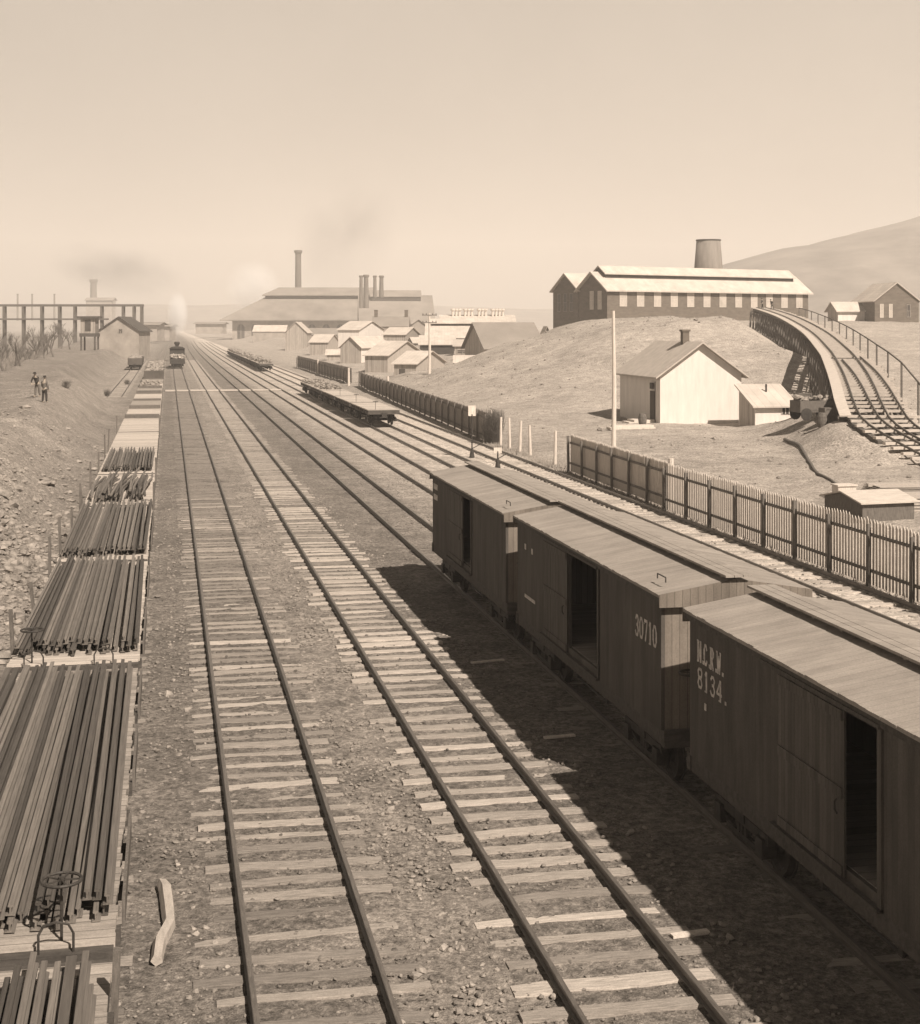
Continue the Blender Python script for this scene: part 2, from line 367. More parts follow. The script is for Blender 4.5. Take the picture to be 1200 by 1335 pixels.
# ------------------------------------------------------------------ tracks
RAILP = [(-.05, -.12), (.05, -.12), (.05, -.11), (.010, -.098), (.010, -.035), (.030, -.027), (.030, -.004), (.022, 0), (-.022, 0), (-.030, -.004), (-.030, -.027), (-.010, -.035), (-.010, -.098), (-.05, -.11)]
def sweep(mb, path, prof, m=0):
    n = len(prof); vs = []
    for i, p in enumerate(path):
        d = (path[min(i + 1, len(path) - 1)] - path[max(i - 1, 0)]).normalized(); s_ = d.cross(Vector((0, 0, 1))).normalized()
        vs += [p + s_ * a + Vector((0, 0, b)) for a, b in prof]
    fs = [(i * n + k, i * n + (k + 1) % n, (i + 1) * n + (k + 1) % n, (i + 1) * n + k) for i in range(len(path) - 1) for k in range(n)]
    mb.add(vs, fs + [tuple(range(n))[::-1], tuple(range((len(path) - 1) * n, len(path) * n))], m)
def sleeper_mb(mb, cx, cy, z=-.135, L=2.5, rz=0, seed=None):
    rr = random.Random(seed if seed is not None else random.random())
    wd = rr.uniform(.09, .125); n = 6; top = []; bot = []
    for side in (-1, 1):
        for i in range(n + 1):
            x = -L / 2 + L * i / n; y = side * (wd + rr.uniform(-.018, .018))
            top.append((x, y, z + rr.uniform(-.012, .006) - (.012 if i in (0, n) else 0))); bot.append((x, y * 1.1, z - .13))
    ca, sa = math.cos(rz), math.sin(rz)
    vs = [(cx + x * ca - y * sa, cy + x * sa + y * ca, zz) for x, y, zz in top + bot]; N = n + 1; fs = []
    for i in range(n):
        fs += [(i, i + 1, N + i + 1, N + i), (i, 2 * N + i, 2 * N + i + 1, i + 1), (N + i, N + i + 1, 3 * N + i + 1, 3 * N + i)]
    fs += [(0, N, 3 * N, 2 * N), (n, 2 * N + n, 3 * N + n, N + n)]
    mb.add(vs, fs)
sl_protos = []
for k in range(8):
    mb = MB(); sleeper_mb(mb, 0, 0, 0, seed=k + 11); sl_protos.append(mb)
SL_MESH = []
def sleeper_mesh(k, dull):
    key = (k, dull)
    for kk, m_ in SL_MESH:
        if kk == key: return m_
    mb = sl_protos[k]; m_ = bpy.data.meshes.new('sleeper'); m_.from_pydata(mb.v, [], mb.f); m_.materials.append(M['sleeper_dull' if dull else 'sleeper']); m_.update()
    SL_MESH.append((key, m_)); return m_
def track(key, y0, y1, label, near=100, dull=.4, zs=-.135, first=None, step=.66):
    X = TRACKX[key] if isinstance(key, str) else key
    root = empty('railway_track', (X, y0, 0), label=label, cat='railway track', group='railway tracks running side by side through the yard')
    ys = [y0] + [y for y in (250, 300, 350, 400, 450, 500, 550, 600, 700, 800, 900) if y0 < y < y1] + [y1]
    for sgn in (-1, 1):
        mb = MB(); sweep(mb, [Vector((sgn * .75 + float(bend(y)), y - y0, 0)) for y in ys], RAILP); mb.build('rail', M['rail'], root)
    y = (first if first is not None else y0) + .2; cnt = 0; rest = MB()
    while y < min(y1, 330):
        if cnt < near:
            o = bpy.data.objects.new('sleeper', sleeper_mesh(random.randrange(8), random.random() < dull)); COL.objects.link(o); o.parent = root
            o.location = (random.uniform(-.12, .12), y - y0, zs - .008 + random.uniform(-.014, .014)); o.rotation_euler = (random.uniform(-.01, .01), random.uniform(-.008, .008), random.gauss(0, .022))
            o.scale = (random.uniform(.93, 1.06), random.uniform(.8, 1.15), 1)
            cnt += 1
        else:
            sleeper_mb(rest, random.uniform(-.1, .1), y - y0, zs + random.uniform(-.035, .0), rz=random.gauss(0, .02))
        y += step + random.uniform(-.1, .1)
    if rest.f: tag(rest.build('sleeper', M['sleeper_dull' if dull > .08 else 'sleeper'], root), kind='stuff')
    return root
track('one', 6, 900, 'railway track with worn sleepers just right of the loaded flatcars', dull=.7, step=.6, zs=-.136)
track('two', 6, 900, 'railway track with pale sleepers between the two boxcar and flatcar rows, nearer the boxcars', dull=.15, zs=-.128)
track('three', 6, 900, 'railway track that the three boxcars stand on', near=40, dull=1, zs=-.165)  # all sleepers in the darker wood, deepening the boxcars' shade by colour
track('four', 20, 700, 'railway track just right of the boxcars with half buried sleepers', near=0, dull=.9, zs=-.15)
track('five', 20, 700, 'railway track that carries the strings of empty flatcars', near=0, dull=.4, zs=-.15)
track('six', 18, 420, 'railway track closest to the wooden fence with bleached sleepers', near=90, dull=.05, first=22, zs=-.125)
track('zero', 4, 600, 'railway track under the flatcars loaded with rails', near=20, dull=.8)
track(-5.6, 160, 420, 'short siding beside the earth bank left of the flatcar row', near=0, dull=.3)
# plank road crossing
mb = MB()
for k, (a, b) in enumerate([(-.3, .85), (1.02, 2.34), (2.55, 4.3), (4.48, 5.8), (6.0, 8.05), (8.23, 9.55), (9.75, 11.6), (11.8, 13.1)]):
    for j in range(5): mb.box(a, b, 172 + j * .5, 172.44 + j * .5, -.12, -.02 - .006 * ((k + j) % 3))
tag(mb.build('plank_crossing', M['deck']), 'pale plank crossing laid across the tracks in the distance', 'crossing')
# guard timbers along track two's right rail (a low board lit by the sun)

# ------------------------------------------------------------------ loose stones on the yard and rubble on the bank
def scatter(mb, xs, ys, rs, sq=None):
    zs = terrain2(np.array(xs, float), np.array(ys, float))
    for x, y, z, r_ in zip(xs, ys, zs, rs): mb.rock((x, y, float(z) + r_ * .25), r_, sq or (1, 1, .7))
mb = MB(); xs, ys, rs = [], [], []
for _ in range(30000):
    y = 13 + 62 * random.random() ** 1.6; x = random.uniform(-.6, 21)
    if 7.3 < x < 10.4 and y < 42: continue
    xs.append(x); ys.append(y); rs.append(random.choice([.010, .012, .014, .016, .02, .025, .033]) * random.uniform(.8, 1.3))
scatter(mb, xs, ys, rs)
tag(mb.build('gravel', M['gravel']), 'loose dark cinders and pebbles scattered between the tracks', 'gravel', kind='stuff')
mb = MB(); xs, ys, rs = [], [], []
for _ in range(3200):
    c_ = random.choice([1.68, 1.68, 5.14, 5.14, 5.14, 3.4, -.2]); x = c_ + random.choice((-1, 1)) * random.gauss(1.45, .28) if c_ in (1.68, 5.14) else random.gauss(c_, .5)
    if x < -.5 or 7.3 < x: continue
    xs.append(x); ys.append(14 + 55 * random.random() ** 1.4); rs.append(.022 * math.exp(random.gauss(.2, .42)))
scatter(mb, xs, ys, rs)
tag(mb.build('ballast_stones', M['stone']), 'pale ballast stones strewn around the sleeper ends', 'stones', kind='stuff')
mb = MB(); xs, ys, rs = [], [], []
for _ in range(4200):
    x = random.uniform(23, 75); y = random.uniform(60, 190)
    if random.random() > (.25 + .75 * (vnoise(np.array([x]), np.array([y]), 9, 40)[0] > .1)): continue
    xs.append(x); ys.append(y); rs.append(.05 * math.exp(random.gauss(.1, .5)))
scatter(mb, xs, ys, rs)
tag(mb.build('slag_lumps', M['slag']), 'slag lumps and clods scattered over the mound and the yard below', 'slag', kind='stuff')
mb = MB(); k = 0
while k < 11000:
    y = 20 + 75 * random.random() ** 1.1; x = random.uniform(-13, -3.2); foot = -3.9
    dd = foot - x; dens = math.exp(-((dd - 2.6) / 2.4) ** 2) * (1 if y < 50 else math.exp(-(y - 50) / 6)) + .03
    if random.random() > dens: continue
    r_ = .045 * math.exp(random.gauss(0.3, .6)); r_ = min(r_, .3)
    mb.rock((x, y, terr(x, y) + r_ * .22), r_, (random.uniform(.8, 1.3), random.uniform(.7, 1.2), random.uniform(.4, .8))); k += 1
tag(mb.build('rubble', M['stone']), 'broken rubble and slag tipped down the earth bank', 'rubble', kind='stuff')
# weeds and litter along the fence
mb = MB()
for _ in range(7000):
    y = 30 + 70 * random.random(); x = random.gauss(20.35, .45); 
    if x < 19.75: continue
    z = terr(x, y); a = random.random() * 6.3; h = random.uniform(.05, .22); b = random.uniform(.01, .03); l = random.uniform(-.1, .1)
    mb.add([(x - b, y, z), (x + b, y + b, z), (x + l, y + l, z + h)], [(0, 1, 2)])
tag(mb.build('dry_weeds', M['weed']), 'dry weeds and litter along the foot of the fence', 'weeds', kind='stuff')

# ------------------------------------------------------------------ rolling stock
def make_truck(parent, y, wheelbase=1.5):
    mb = MB()
    for s in (-1, 1):
        mb.box(s * .98 - .05, s * .98 + .05, y - .95, y + .95, .48, .62); mb.box(s * .98 - .04, s * .98 + .04, y - .55, y + .55, .26, .34)
        for q_ in (-1, 1):
            mb.bar((s * .98, y + q_ * .92, .5), (s * .98, y + q_ * .3, .3), .05, .05)
            mb.box(s * .98 - .1, s * .98 + .12, y + q_ * wheelbase / 2 - .12, y + q_ * wheelbase / 2 + .12, .28, .54)
        for q_ in (-.12, 0, .12): mb.tube([(s * .98, y + q_, .34), (s * .98, y + q_, .5)], .05, 6)
    mb.box(-1.05, 1.05, y - .16, y + .16, .52, .74)
    t = mb.build('truck', M['iron'], parent)
    for q_ in (-1, 1):
        w_ = MB(); yc = y + q_ * wheelbase / 2
        for s in (-1, 1):
            x = s * .74
            w_.lathe([(.42, x + s * -.06), (.42, x - s * .03), (.385, x - s * .03), (.375, x + s * .06), (.30, x + s * .06), (.27, x + s * .02), (.12, x + s * .02), (.10, x + s * .08)], (0, yc, .40), 'X', 20)
        w_.tube([(-1, yc, .40), (1, yc, .40)], .055, 8); w_.build('wheelset', M['iron'], t, False)
def brake_wheel(parent, x, y, z0, z1, r=.2):
    mb = MB(); mb.ring((0, 0, 0), r, .017, 'Z', 20)
    for a in range(5): mb.bar((0, 0, 0), (r * math.cos(a * 1.257), r * math.sin(a * 1.257), 0), .02, .014)
    mb.lathe([(.035, -.03), (.035, .03)], n=8)
    o = mb.build('brake_wheel', M['iron'], parent); o.location = (x, y, z1)
    st = MB(); st.tube([(0, 0, z0 - z1), (0, 0, 0)], .016, 6); st.build('brake_staff', M['iron'], o)
def couplers(parent, hl):
    for s in (-1, 1):
        mb = MB(); mb.box(-.12, .12, *sorted((s * hl, s * (hl + .3))), .72, .94); mb.box(-.2, .2, *sorted((s * (hl + .24), s * (hl + .36))), .68, .98)
        mb.build('drawbar', M['iron'], parent)

# --- lettering made of bars on a 5 x 7 grid: strokes (x0,z0,x1,z1); drawn with slab serifs
GL = {
 'N': ([(.8, 0, .8, 7), (4.2, 0, 4.2, 7), (.8, 7, 4.2, 0)], [(0, 0, 1.7), (0, 7, 1.4), (3.4, 7, 1.7)]),
 'C': ([(4.2, 1.6, 3.2, .3), (3.2, .3, 1.7, .3), (1.7, .3, .7, 2), (.7, 2, .7, 5), (.7, 5, 1.7, 6.7), (1.7, 6.7, 3.2, 6.7), (3.2, 6.7, 4.2, 5.3)], [(3.8, 5.6, .8)]),
 'R': ([(1, 0, 1, 7), (1, 6.7, 3, 6.7), (3, 6.7, 4.1, 5.7), (4.1, 5.7, 4.1, 4.6), (4.1, 4.6, 3, 3.6), (3, 3.6, 1, 3.6), (2.4, 3.6, 4.3, 0)], [(.1, 0, 1.8), (.1, 7, 1.2), (3.8, 0, 1.2)]),
 'W': ([(.4, 7, 1.5, 0), (1.5, 0, 2.6, 5.6), (2.6, 5.6, 3.8, 0), (3.8, 0, 4.9, 7)], [(-.2, 7, 1.3), (4.3, 7, 1.3)]),
 '8': ([(1.4, 6.8, 3.4, 6.8), (3.4, 6.8, 4, 5.8), (4, 5.8, 3.6, 4.2), (3.6, 4.2, 1.2, 3.2), (1.2, 3.2, .6, 1.6), (.6, 1.6, 1.4, .2), (1.4, .2, 3.4, .2), (3.4, .2, 4.2, 1.6), (4.2, 1.6, 3.5, 3.2), (3.5, 3.2, 1.2, 4.3), (1.2, 4.3, .9, 5.8), (.9, 5.8, 1.4, 6.8)], []),
 '1': ([(2.4, 0, 2.4, 7), (1.4, 5.8, 2.4, 7)], [(1.3, 0, 2.2)]),
 '3': ([(.8, 5.6, 1.6, 6.7), (1.6, 6.7, 3.2, 6.7), (3.2, 6.7, 4, 5.6), (4, 5.6, 3.2, 3.9), (3.2, 3.9, 2, 3.7), (3.2, 3.7, 4.2, 2), (4.2, 2, 3.4, .3), (3.4, .3, 1.6, .3), (1.6, .3, .7, 1.5)], []),
 '4': ([(3.4, 0, 3.4, 7), (3.4, 7, .4, 2.2), (.4, 2.2, 4.6, 2.2)], [(2.4, 0, 2)]),
 '7': ([(.6, 6.7, 4.2, 6.7), (4.2, 6.7, 2, 0)], [(.5, 5.8, .7)]),
 '0': ([(1.6, .3, 3.2, .3), (3.2, .3, 4.2, 2), (4.2, 2, 4.2, 5), (4.2, 5, 3.2, 6.7), (3.2, 6.7, 1.6, 6.7), (1.6, 6.7, .7, 5), (.7, 5, .7, 2), (.7, 2, 1.6, .3)], []),
 '.': ([(2.2, 0, 2.2, .9)], []),
}
def letters(mb, text, u0, zc, h, x, adv=1.0, wfac=.9):
    """text on the side x = const that faces -X: reading direction is -Y"""
    k = h / 7; u = u0; i_ = 0
    for ch in text:
        st, se = GL[ch]; off = .0005 * (i_ % 2); i_ += 1
        for j, (a, b, c, d) in enumerate(st):
            th = .22 if abs(a - c) < .2 and ch not in 'W' else .15
            mb.bar((x - .0012 * j * .15 - off, u - a * k * wfac, zc - h / 2 + b * k), (x - .0012 * j * .15 - off, u - c * k * wfac, zc - h / 2 + d * k), .004, h * th, up=(1, 0, 0)) if False else None
            A = Vector((0, u - a * k * wfac, zc - h / 2 + b * k)); B = Vector((0, u - c * k * wfac, zc - h / 2 + d * k))
            D = (B - A).normalized(); N_ = Vector((0, -D.z, D.y)) * h * th / 2; A -= D * h * .03; B += D * h * .03; xx = x - .0006 * j - off
            mb.add([(xx, *(A + N_).yz), (xx, *(A - N_).yz), (xx, *(B - N_).yz), (xx, *(B + N_).yz)], [(0, 1, 2, 3)])
        for (a, b, l) in se:
            y_ = u - a * k * wfac; zz = zc - h / 2 + b * k + (.0 if b > 3 else .0)
            mb.add([(x - .008, y_, zz - .3 * k), (x - .008, y_ - l * k * wfac, zz - .3 * k), (x - .008, y_ - l * k * wfac, zz + .3 * k), (x - .008, y_, zz + .3 * k)], [(0, 1, 2, 3)])
        u -= (5.6 * k * wfac if ch != '.' else 2.9 * k * wfac) * adv
        if ch == '.': pass
    return u

def boxcar(loc_y, L, label, ze=3.2, zf=1.02, opening=(-.9, .9), door=(.0, 1.8), texts=(), name='boxcar', card=None):
    """car centre at loc_y; local +y is away from the camera. opening/door in local y on the -x side"""
    c = empty(name, (TRACKX['three'], loc_y, 0), label=label, cat='boxcar', group='boxcars standing in a row on one track')
    hw = 1.22; hl = L / 2; t = .06; zt = ze - .04; pk = .21
    # walls
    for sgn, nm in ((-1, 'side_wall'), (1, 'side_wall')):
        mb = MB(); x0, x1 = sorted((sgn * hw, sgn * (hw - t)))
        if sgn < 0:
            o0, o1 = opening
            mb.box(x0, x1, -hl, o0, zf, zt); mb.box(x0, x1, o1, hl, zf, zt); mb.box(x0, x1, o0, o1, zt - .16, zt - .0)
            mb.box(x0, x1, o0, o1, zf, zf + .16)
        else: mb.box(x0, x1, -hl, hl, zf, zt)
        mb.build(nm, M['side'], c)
    for sgn in (-1, 1):
        mb = MB(); a, b = sorted((sgn * hl, sgn * (hl - t)))
        mb.prism([(-hw + t + .002, zf), (hw - t - .002, zf), (hw - t - .002, zt), (0, zt + pk - .02), (-hw + t + .002, zt)], a, b); mb.build('end_wall', M['end'], c)
    fl = MB(); fl.box(-hw + t + .003, hw - t - .003, -hl + t + .003, hl - t - .003, zf + .1, zf + .17); fl.build('floor', M['cfloor'], c)
    # roof
    hr = hw + .07; e = hl + .10
    mb = MB(); mb.prism([(-hr, ze - .05), (0, ze + pk - .05), (hr, ze - .05), (hr, ze), (0, ze + pk), (-hr, ze)], -e, e)
    y_ = -e
    while y_ < e - .02:
        y2 = min(y_ + random.uniform(.15, .2), e)
        for sg in (-1, 1):
            j_ = random.uniform(.0, .022); zj = random.uniform(.001, .007); ex = hr + j_; ze_ = ze - (pk / hr) * j_
            a_, b_ = (0, ze + pk + zj), (sg * ex, ze_ + zj); q4 = [(a_[0], y_ + .002, a_[1]), (b_[0], y_ + .002, b_[1]), (b_[0], y2 - .002, b_[1] + random.uniform(0, .003)), (a_[0], y2 - .002, a_[1])]
            dn = [(x_, yy_, z_ - .03) for x_, yy_, z_ in q4]
            F_ = [(0, 1, 2, 3), (7, 6, 5, 4), (0, 4, 5, 1), (1, 5, 6, 2), (2, 6, 7, 3), (3, 7, 4, 0)]
            mb.add(q4 + dn, F_ if sg < 0 else [tuple(reversed(f_)) for f_ in F_])
        y_ = y2
    rf = mb.build('roof', M['croof'], c)
    for s in (-1, 1):   # end fascia
        mb = MB(); a, b = sorted((s * (e + .003), s * (e + .03)))
        mb.prism([(-hr - .004, ze - .20), (hr + .004, ze - .20), (hr + .004, ze + .004), (0, ze + pk + .004), (-hr - .004, ze + .004)], a, b); mb.build('fascia', M['end'], rf)
    for s in (-1, 1):
        mb = MB(); mb.box(*sorted((s * (hr - .045), s * (hr - .02))), -e + .02, e - .02, ze - .14, ze - .055); mb.build('fascia', M['frame'], rf)
    # running board on blocks
    mb = MB()
    for k in (-1, 0, 1): mb.box(k * .15 - .07, k * .15 + .07, -e - .12, e + .12, ze + pk + .045, ze + pk + .08)
    for k in range(12): yy = -hl + .2 + (L - .4) * k / 11; mb.box(-.13, .13, yy - .04, yy + .04, ze + pk - .04, ze + pk + .044)
    mb.build('running_board', M['croof'], c)
    # door with battens
    d0, d1 = door; mb = MB(); dz0, dz1 = zf + .06, zt - .14; xd = -hw - .035
    mb.box(xd, xd + .03, d0, d1, dz0, dz1)
    for zz in (dz0 + .07, (dz0 + dz1) / 2, dz1 - .07): mb.box(xd - .022, xd - .002, d0 + .03, d1 - .03, zz - .06, zz + .06)
    for yy in (d0 + .05, d1 - .05): mb.box(xd - .024, xd - .003, yy - .05, yy + .05, dz0 + .13, dz1 - .13) if False else None
    dr = mb.build('door', M['door'], c)
    hb_ = MB(); hb_.tube([(xd - .04, d0 + .1, (dz0 + dz1) / 2 - .25), (xd - .07, d0 + .1, (dz0 + dz1) / 2 - .2), (xd - .07, d0 + .1, (dz0 + dz1) / 2 - .1), (xd - .04, d0 + .1, (dz0 + dz1) / 2 - .08)], .012, 6); hb_.build('handle', M['iron'], dr)
    mb = MB(); mb.box(-hw - .07, -hw - .002, opening[0] - .1, door[1] + .5, dz1 + .02, dz1 + .07); mb.build('door_track', M['frame'], c); mb = MB(); mb.box(-hw - .08, -hw - .002, opening[0] - .1, door[1] + .2, dz0 - .06, dz0 - .02)
    mb.build('door_track', M['frame'], c)
    mb = MB()
    mb.box(-hw - .03, -hw + .07, opening[0] - .1, opening[0] - .002, zf + .02, zt - .02); mb.build('door_post', M['door'], c)
    # sills, truss rods
    mb = MB()
    for s in (-1, 1): mb.box(*sorted((s * (hw - .02), s * (hw - .16))), -hl, hl, zf - .24, zf - .003)
    for x in (-.35, .35): mb.box(x - .07, x + .07, -hl + .05, hl - .05, zf - .24, zf - .003)
    for s in (-1, 1): a, b = sorted((s * hl, s * (hl + .14))); mb.box(-hw, hw, a, b, zf - .24, zf + .02)
    mb.build('underframe', M['frame'], c)
    mb = MB()
    for x in (-.9, .9):
        mb.tube([(x, -hl + .1, zf - .05), (x, -hl * .42, zf - .25), (x, -1.0, zf - .55), (x, 1.0, zf - .55), (x, hl * .42, zf - .25), (x, hl - .1, zf - .05)], .02, 6)
        for y in (-1, 1): mb.box(x - .05, x + .05, y - .05, y + .05, zf - .55, zf - .24)
    mb.build('truss_rod', M['iron'], c)
    make_truck(c, hl - 1.5); make_truck(c, -hl + 1.5); couplers(c, hl + .14)
    # grab irons and ladder on the near end, brake wheel high on the far end
    mb = MB()
    for k in range(5):
        zz = zf + .25 + k * .38; mb.tube([(hw - .12, -hl - .005, zz), (hw - .12, -hl - .07, zz), (hw - .52, -hl - .07, zz), (hw - .52, -hl - .005, zz)], .011, 5)
    mb.build('ladder', M['iron'], c)
    brake_wheel(c, -.78, -hl - .25, zf - .2, 1.98, .22)
    mb = MB(); mb.tube([(-hr + .25, -hl + .3, ze + .12), (-hr + .25, -hl + .3, ze + .2), (-hr + .25, -hl + .7, ze + .2), (-hr + .25, -hl + .7, ze + .12)], .012, 5); mb.build('grab_iron', M['iron'], rf)
    if texts:
        for (s_, u0, zc, h, wf) in texts: mb = MB(); letters(mb, s_, u0, zc, h, -hw - .004, wfac=wf); mb.build('lettering', M['letter'], c)
    if card:
        for (u, z_, w_, h_) in card: mb = MB(); mb.box(-hw - .008, -hw - .001, u - w_ / 2, u + w_ / 2, z_ - h_ / 2, z_ + h_ / 2); mb.build('paper_card', M['letter'], c)
    return c
b3c = 15.85
boxcar(b3c, 9.8, 'dark boxcar nearest the camera, lettered N.C.R.W. 8134., door partly slid open', opening=(14.82 - b3c, 16.6 - b3c), door=(15.6 - b3c, 17.46 - b3c),
       texts=(('N.C.R.W.', 20.42 - b3c, 2.66, .30, .70), ('8134.', 20.42 - b3c, 2.27, .28, 1.12)), card=[(20.1 - b3c, 1.9, .07, .1)])
b2c = 26.9
boxcar(b2c, 9.7, 'middle boxcar of the row, numbered 30710, with its side door wide open', opening=(25.5 - b2c, 27.5 - b2c), door=(27.5 - b2c, 29.3 - b2c),
       texts=(('30710', 23.35 - b2c, 2.46, .34, .83),), card=[(28.9 - b2c, 1.75, .2, .2), (30.6 - b2c, 1.55, .9, .07), (30.4 - b2c, 2.6, .12, .12), (31.0 - b2c, 2.62, .12, .12)])
b1c = 37.65
boxcar(b1c, 9.5, 'farthest boxcar of the row, plain sided with its door half open', ze=3.12, opening=(36.8 - b1c, 38.5 - b1c), door=(37.8 - b1c, 39.75 - b1c), card=[(41.9 - b1c, 2.75, .6, .16), (41.9 - b1c, 2.45, .6, .16)])

# --- flatcars
def make_flatcar(L=11.4, dm='deck', zt=1.2, label=None, group=None, stakes=(), boards=(), wheel=True, w=2.36, hoops=True, trucks=True):
    c = empty('flatcar', label=label, cat='flatcar', group=group); hl = L / 2; hw = w / 2
    mb = MB(); 
    y = -hl
    while y < hl - .05:
        wd = random.uniform(.2, .26); y2 = min(y + wd, hl); mb.box(-hw + random.uniform(-.015, .015), hw + random.uniform(-.015, .02), y + .004, y2 - .004, zt - .07, zt + random.uniform(-.006, .006)); y = y2
    mb.build('deck', M[dm], c)
    mb = MB()
    for s in (-1, 1): mb.box(*sorted((s * (hw - .02), s * (hw - .18))), -hl, hl, zt - .36, zt - .073)
    for x in (-.3, .3): mb.box(x - .07, x + .07, -hl, hl, zt - .36, zt - .073)
    for s in (-1, 1): a, b = sorted((s * (hl + .002), s * (hl + .16))); mb.box(-hw, hw, a, b, zt - .34, zt - .03)
    k = -hl + .6
    while k < hl:
        for s in (-1, 1): mb.box(*sorted((s * (hw - .02), s * (hw + .05))), k - .06, k + .06, zt - .28, zt - .1)
        k += 1.25
    mb.build('underframe', M['frame'], c)
    mb = MB()
    for x in (-.8, .8): mb.tube([(x, -hl + .1, zt - .3), (x, -1.2, zt - .72), (x, 1.2, zt - .72), (x, hl - .1, zt - .3)], .02, 6)
    mb.build('truss_rod', M['iron'], c)
    if trucks: make_truck(c, hl - 1.6); make_truck(c, -hl + 1.6)
    couplers(c, hl + .16)
    if wheel: brake_wheel(c, wheel if isinstance(wheel, float) else -.25, -hl + .12, zt, zt + .62, .2)
    if hoops:
        for x in ((-.25,) if hoops is True else hoops):
            mb = MB(); mb.tube([(x - .17, -hl - .1, zt - .2), (x - .17, -hl - .1, zt + .16), (x - .12, -hl - .1, zt + .25), (x, -hl - .1, zt + .28), (x + .12, -hl - .1, zt + .25), (x + .17, -hl - .1, zt + .16), (x + .17, -hl - .1, zt - .2)], .014, 6)
            mb.build('hand_rail', M['iron'], c)
    for (s, y, h, lean) in stakes:
        mb = MB(); mb.bar((s * (hw + .045), y, zt - .3), (s * (hw + .045) + lean, y + random.uniform(-.04, .04), zt + h), .09, .07); mb.build('stake', M['stake'], c)
    for (s, y0, y1, h) in boards:
        mb = MB(); mb.box(*sorted((s * (hw + .055), s * (hw + .09))), y0, y1, zt - .1 - .1, zt + h); mb.build('side_board', M['stake'], c)
    return c
GA = 'flatcars in the long row at the left'
T0 = TRACKX['zero']
def put(c, x, y): c.location = (x, y, 0); return c
BR = 9.0
def rail_mesh(L):
    me_ = MB(); prof = [(a, b + .12) for a, b in RAILP]; sweep(me_, [Vector((0, -L / 2, 0)), Vector((0, L / 2, 0))], prof)
    m_ = bpy.data.meshes.new('iron_rail'); m_.from_pydata(me_.v, [], me_.f); m_.materials.append(M['load']); m_.update(); return m_
RM = rail_mesh(10.0)
def rail_load(xc, yc, label, group, n=17, layers=2, L=10.0, fan=0.0, w=2.2, z=1.21, rag=.18, split=None):
    sc = L / 10.0
    for ly in range(layers):
        for i in range(n):
            if ly == layers - 1 and random.random() < .06: continue
            u = (i + .5) / n - .5; o = bpy.data.objects.new('iron_rail', RM); COL.objects.link(o)
            dy = random.gauss(0, rag) - (.25 if split and u < split else 0)
            flip = random.random() < .07
            o.location = (xc + u * w + random.uniform(-.012, .012) + (.03 if ly % 2 else 0), yc + dy, z + ly * .135 + (.12 if flip else 0) + random.uniform(0, .012))
            o.rotation_euler = (0, math.pi if flip else random.uniform(-.08, .08), random.gauss(0, .0035) + fan * u); o.scale = (random.uniform(.92, 1.08), sc, 1)
            tag(o, label, 'rail', group)
# timber bearers under the loads are hidden; cars follow
carA = put(make_flatcar(11.5, 'deckdull', label='flatcar cut off by the bottom edge, dark rails on its deck', group=GA, wheel=False, stakes=[(1, 5.0, .45, .03)]), T0, 8.95)
carB = put(make_flatcar(12.1, 'deckdull', label='flatcar loaded with long rails, large hand brake wheel at its near end', group=GA, boards=[(1, -5.2, -2.4, .1), (1, -.5, 1.8, .1), (1, 3.2, 5.4, .1)], stakes=[(-1, 4.6, .5, -.02)], wheel=.66, hoops=(.62,)), T0, 21.25)
carC = put(make_flatcar(11.7, 'deck', label='second rail-loaded flatcar back, with a bare pale plank strip at its near end', group=GA, boards=[(1, -4.6, -1.2, .1), (1, 1.5, 4.6, .1)], stakes=[(-1, -4.3, .75, -.05), (-1, .2, .5, -.08), (-1, 4.6, .9, 0)], wheel=-.75, hoops=(-.7, .55)), T0, 33.75)
carD = put(make_flatcar(11.7, 'deck', label='third rail-loaded flatcar back, its rails split into two bundles', group=GA, boards=[(1, -3.5, 3.6, .1)], stakes=[(-1, -3.8, .9, -.04), (-1, 1.0, .6, 0), (-1, 5.3, .7, .02)], wheel=False), T0, 46.0)
carE = put(make_flatcar(10.6, 'deck', label='flatcar heaped with a tangled pile of bars, between two loads of rails', group=GA, stakes=[(-1, -4.8, .7, -.1), (-1, .4, 1.0, 0), (1, -4.8, .7, 0), (1, 3.9, .8, 0)], wheel=False), T0, 57.8)
carF = put(make_flatcar(12.2, 'deck', label='farthest flatcar loaded with rails, behind the tangled bars', group=GA, stakes=[(-1, -4.9, .8, 0), (-1, 1.4, 1.1, 0), (-1, 5.2, 1.1, .05)], wheel=False), T0, 69.8)
cars = []
for i, (y, L) in enumerate([(82.2, 11.6), (94.6, 11.6)]):
    c = make_flatcar(L, 'deck', label=['empty pale flatcar with dark end posts, directly behind the last rail load', 'second empty flatcar behind the last rail load'][i], group=GA, wheel=False, hoops=False,
                     stakes=[(-1, L / 2 - .2, 1.0, 0), (1, L / 2 - .2, 1.0, 0)] if i == 0 else [])
    put(c, T0, y); cars.append(c)
proto = cars[1]
def heap(parent, m_='stone', n=120, w=1.0, l=4.6, z=1.22, hmax=.35, big=.22):
    mb = MB()
    for _ in range(n): mb.rock((random.uniform(-w, w), random.uniform(-l, l), z + random.uniform(0, hmax)), random.uniform(.08, big))
    return mb.build('rubble_load', M[m_], parent)
FL = ['third empty flatcar behind the last rail load', 'fourth empty flatcar, duller deck, behind the last rail load', 'fifth empty flatcar behind the last rail load', 'sixth empty flatcar behind the last rail load, dull decked',
      'seventh flatcar behind the last rail load, heaped with rubble', 'eighth flatcar back, empty, just short of the far dark gondolas']
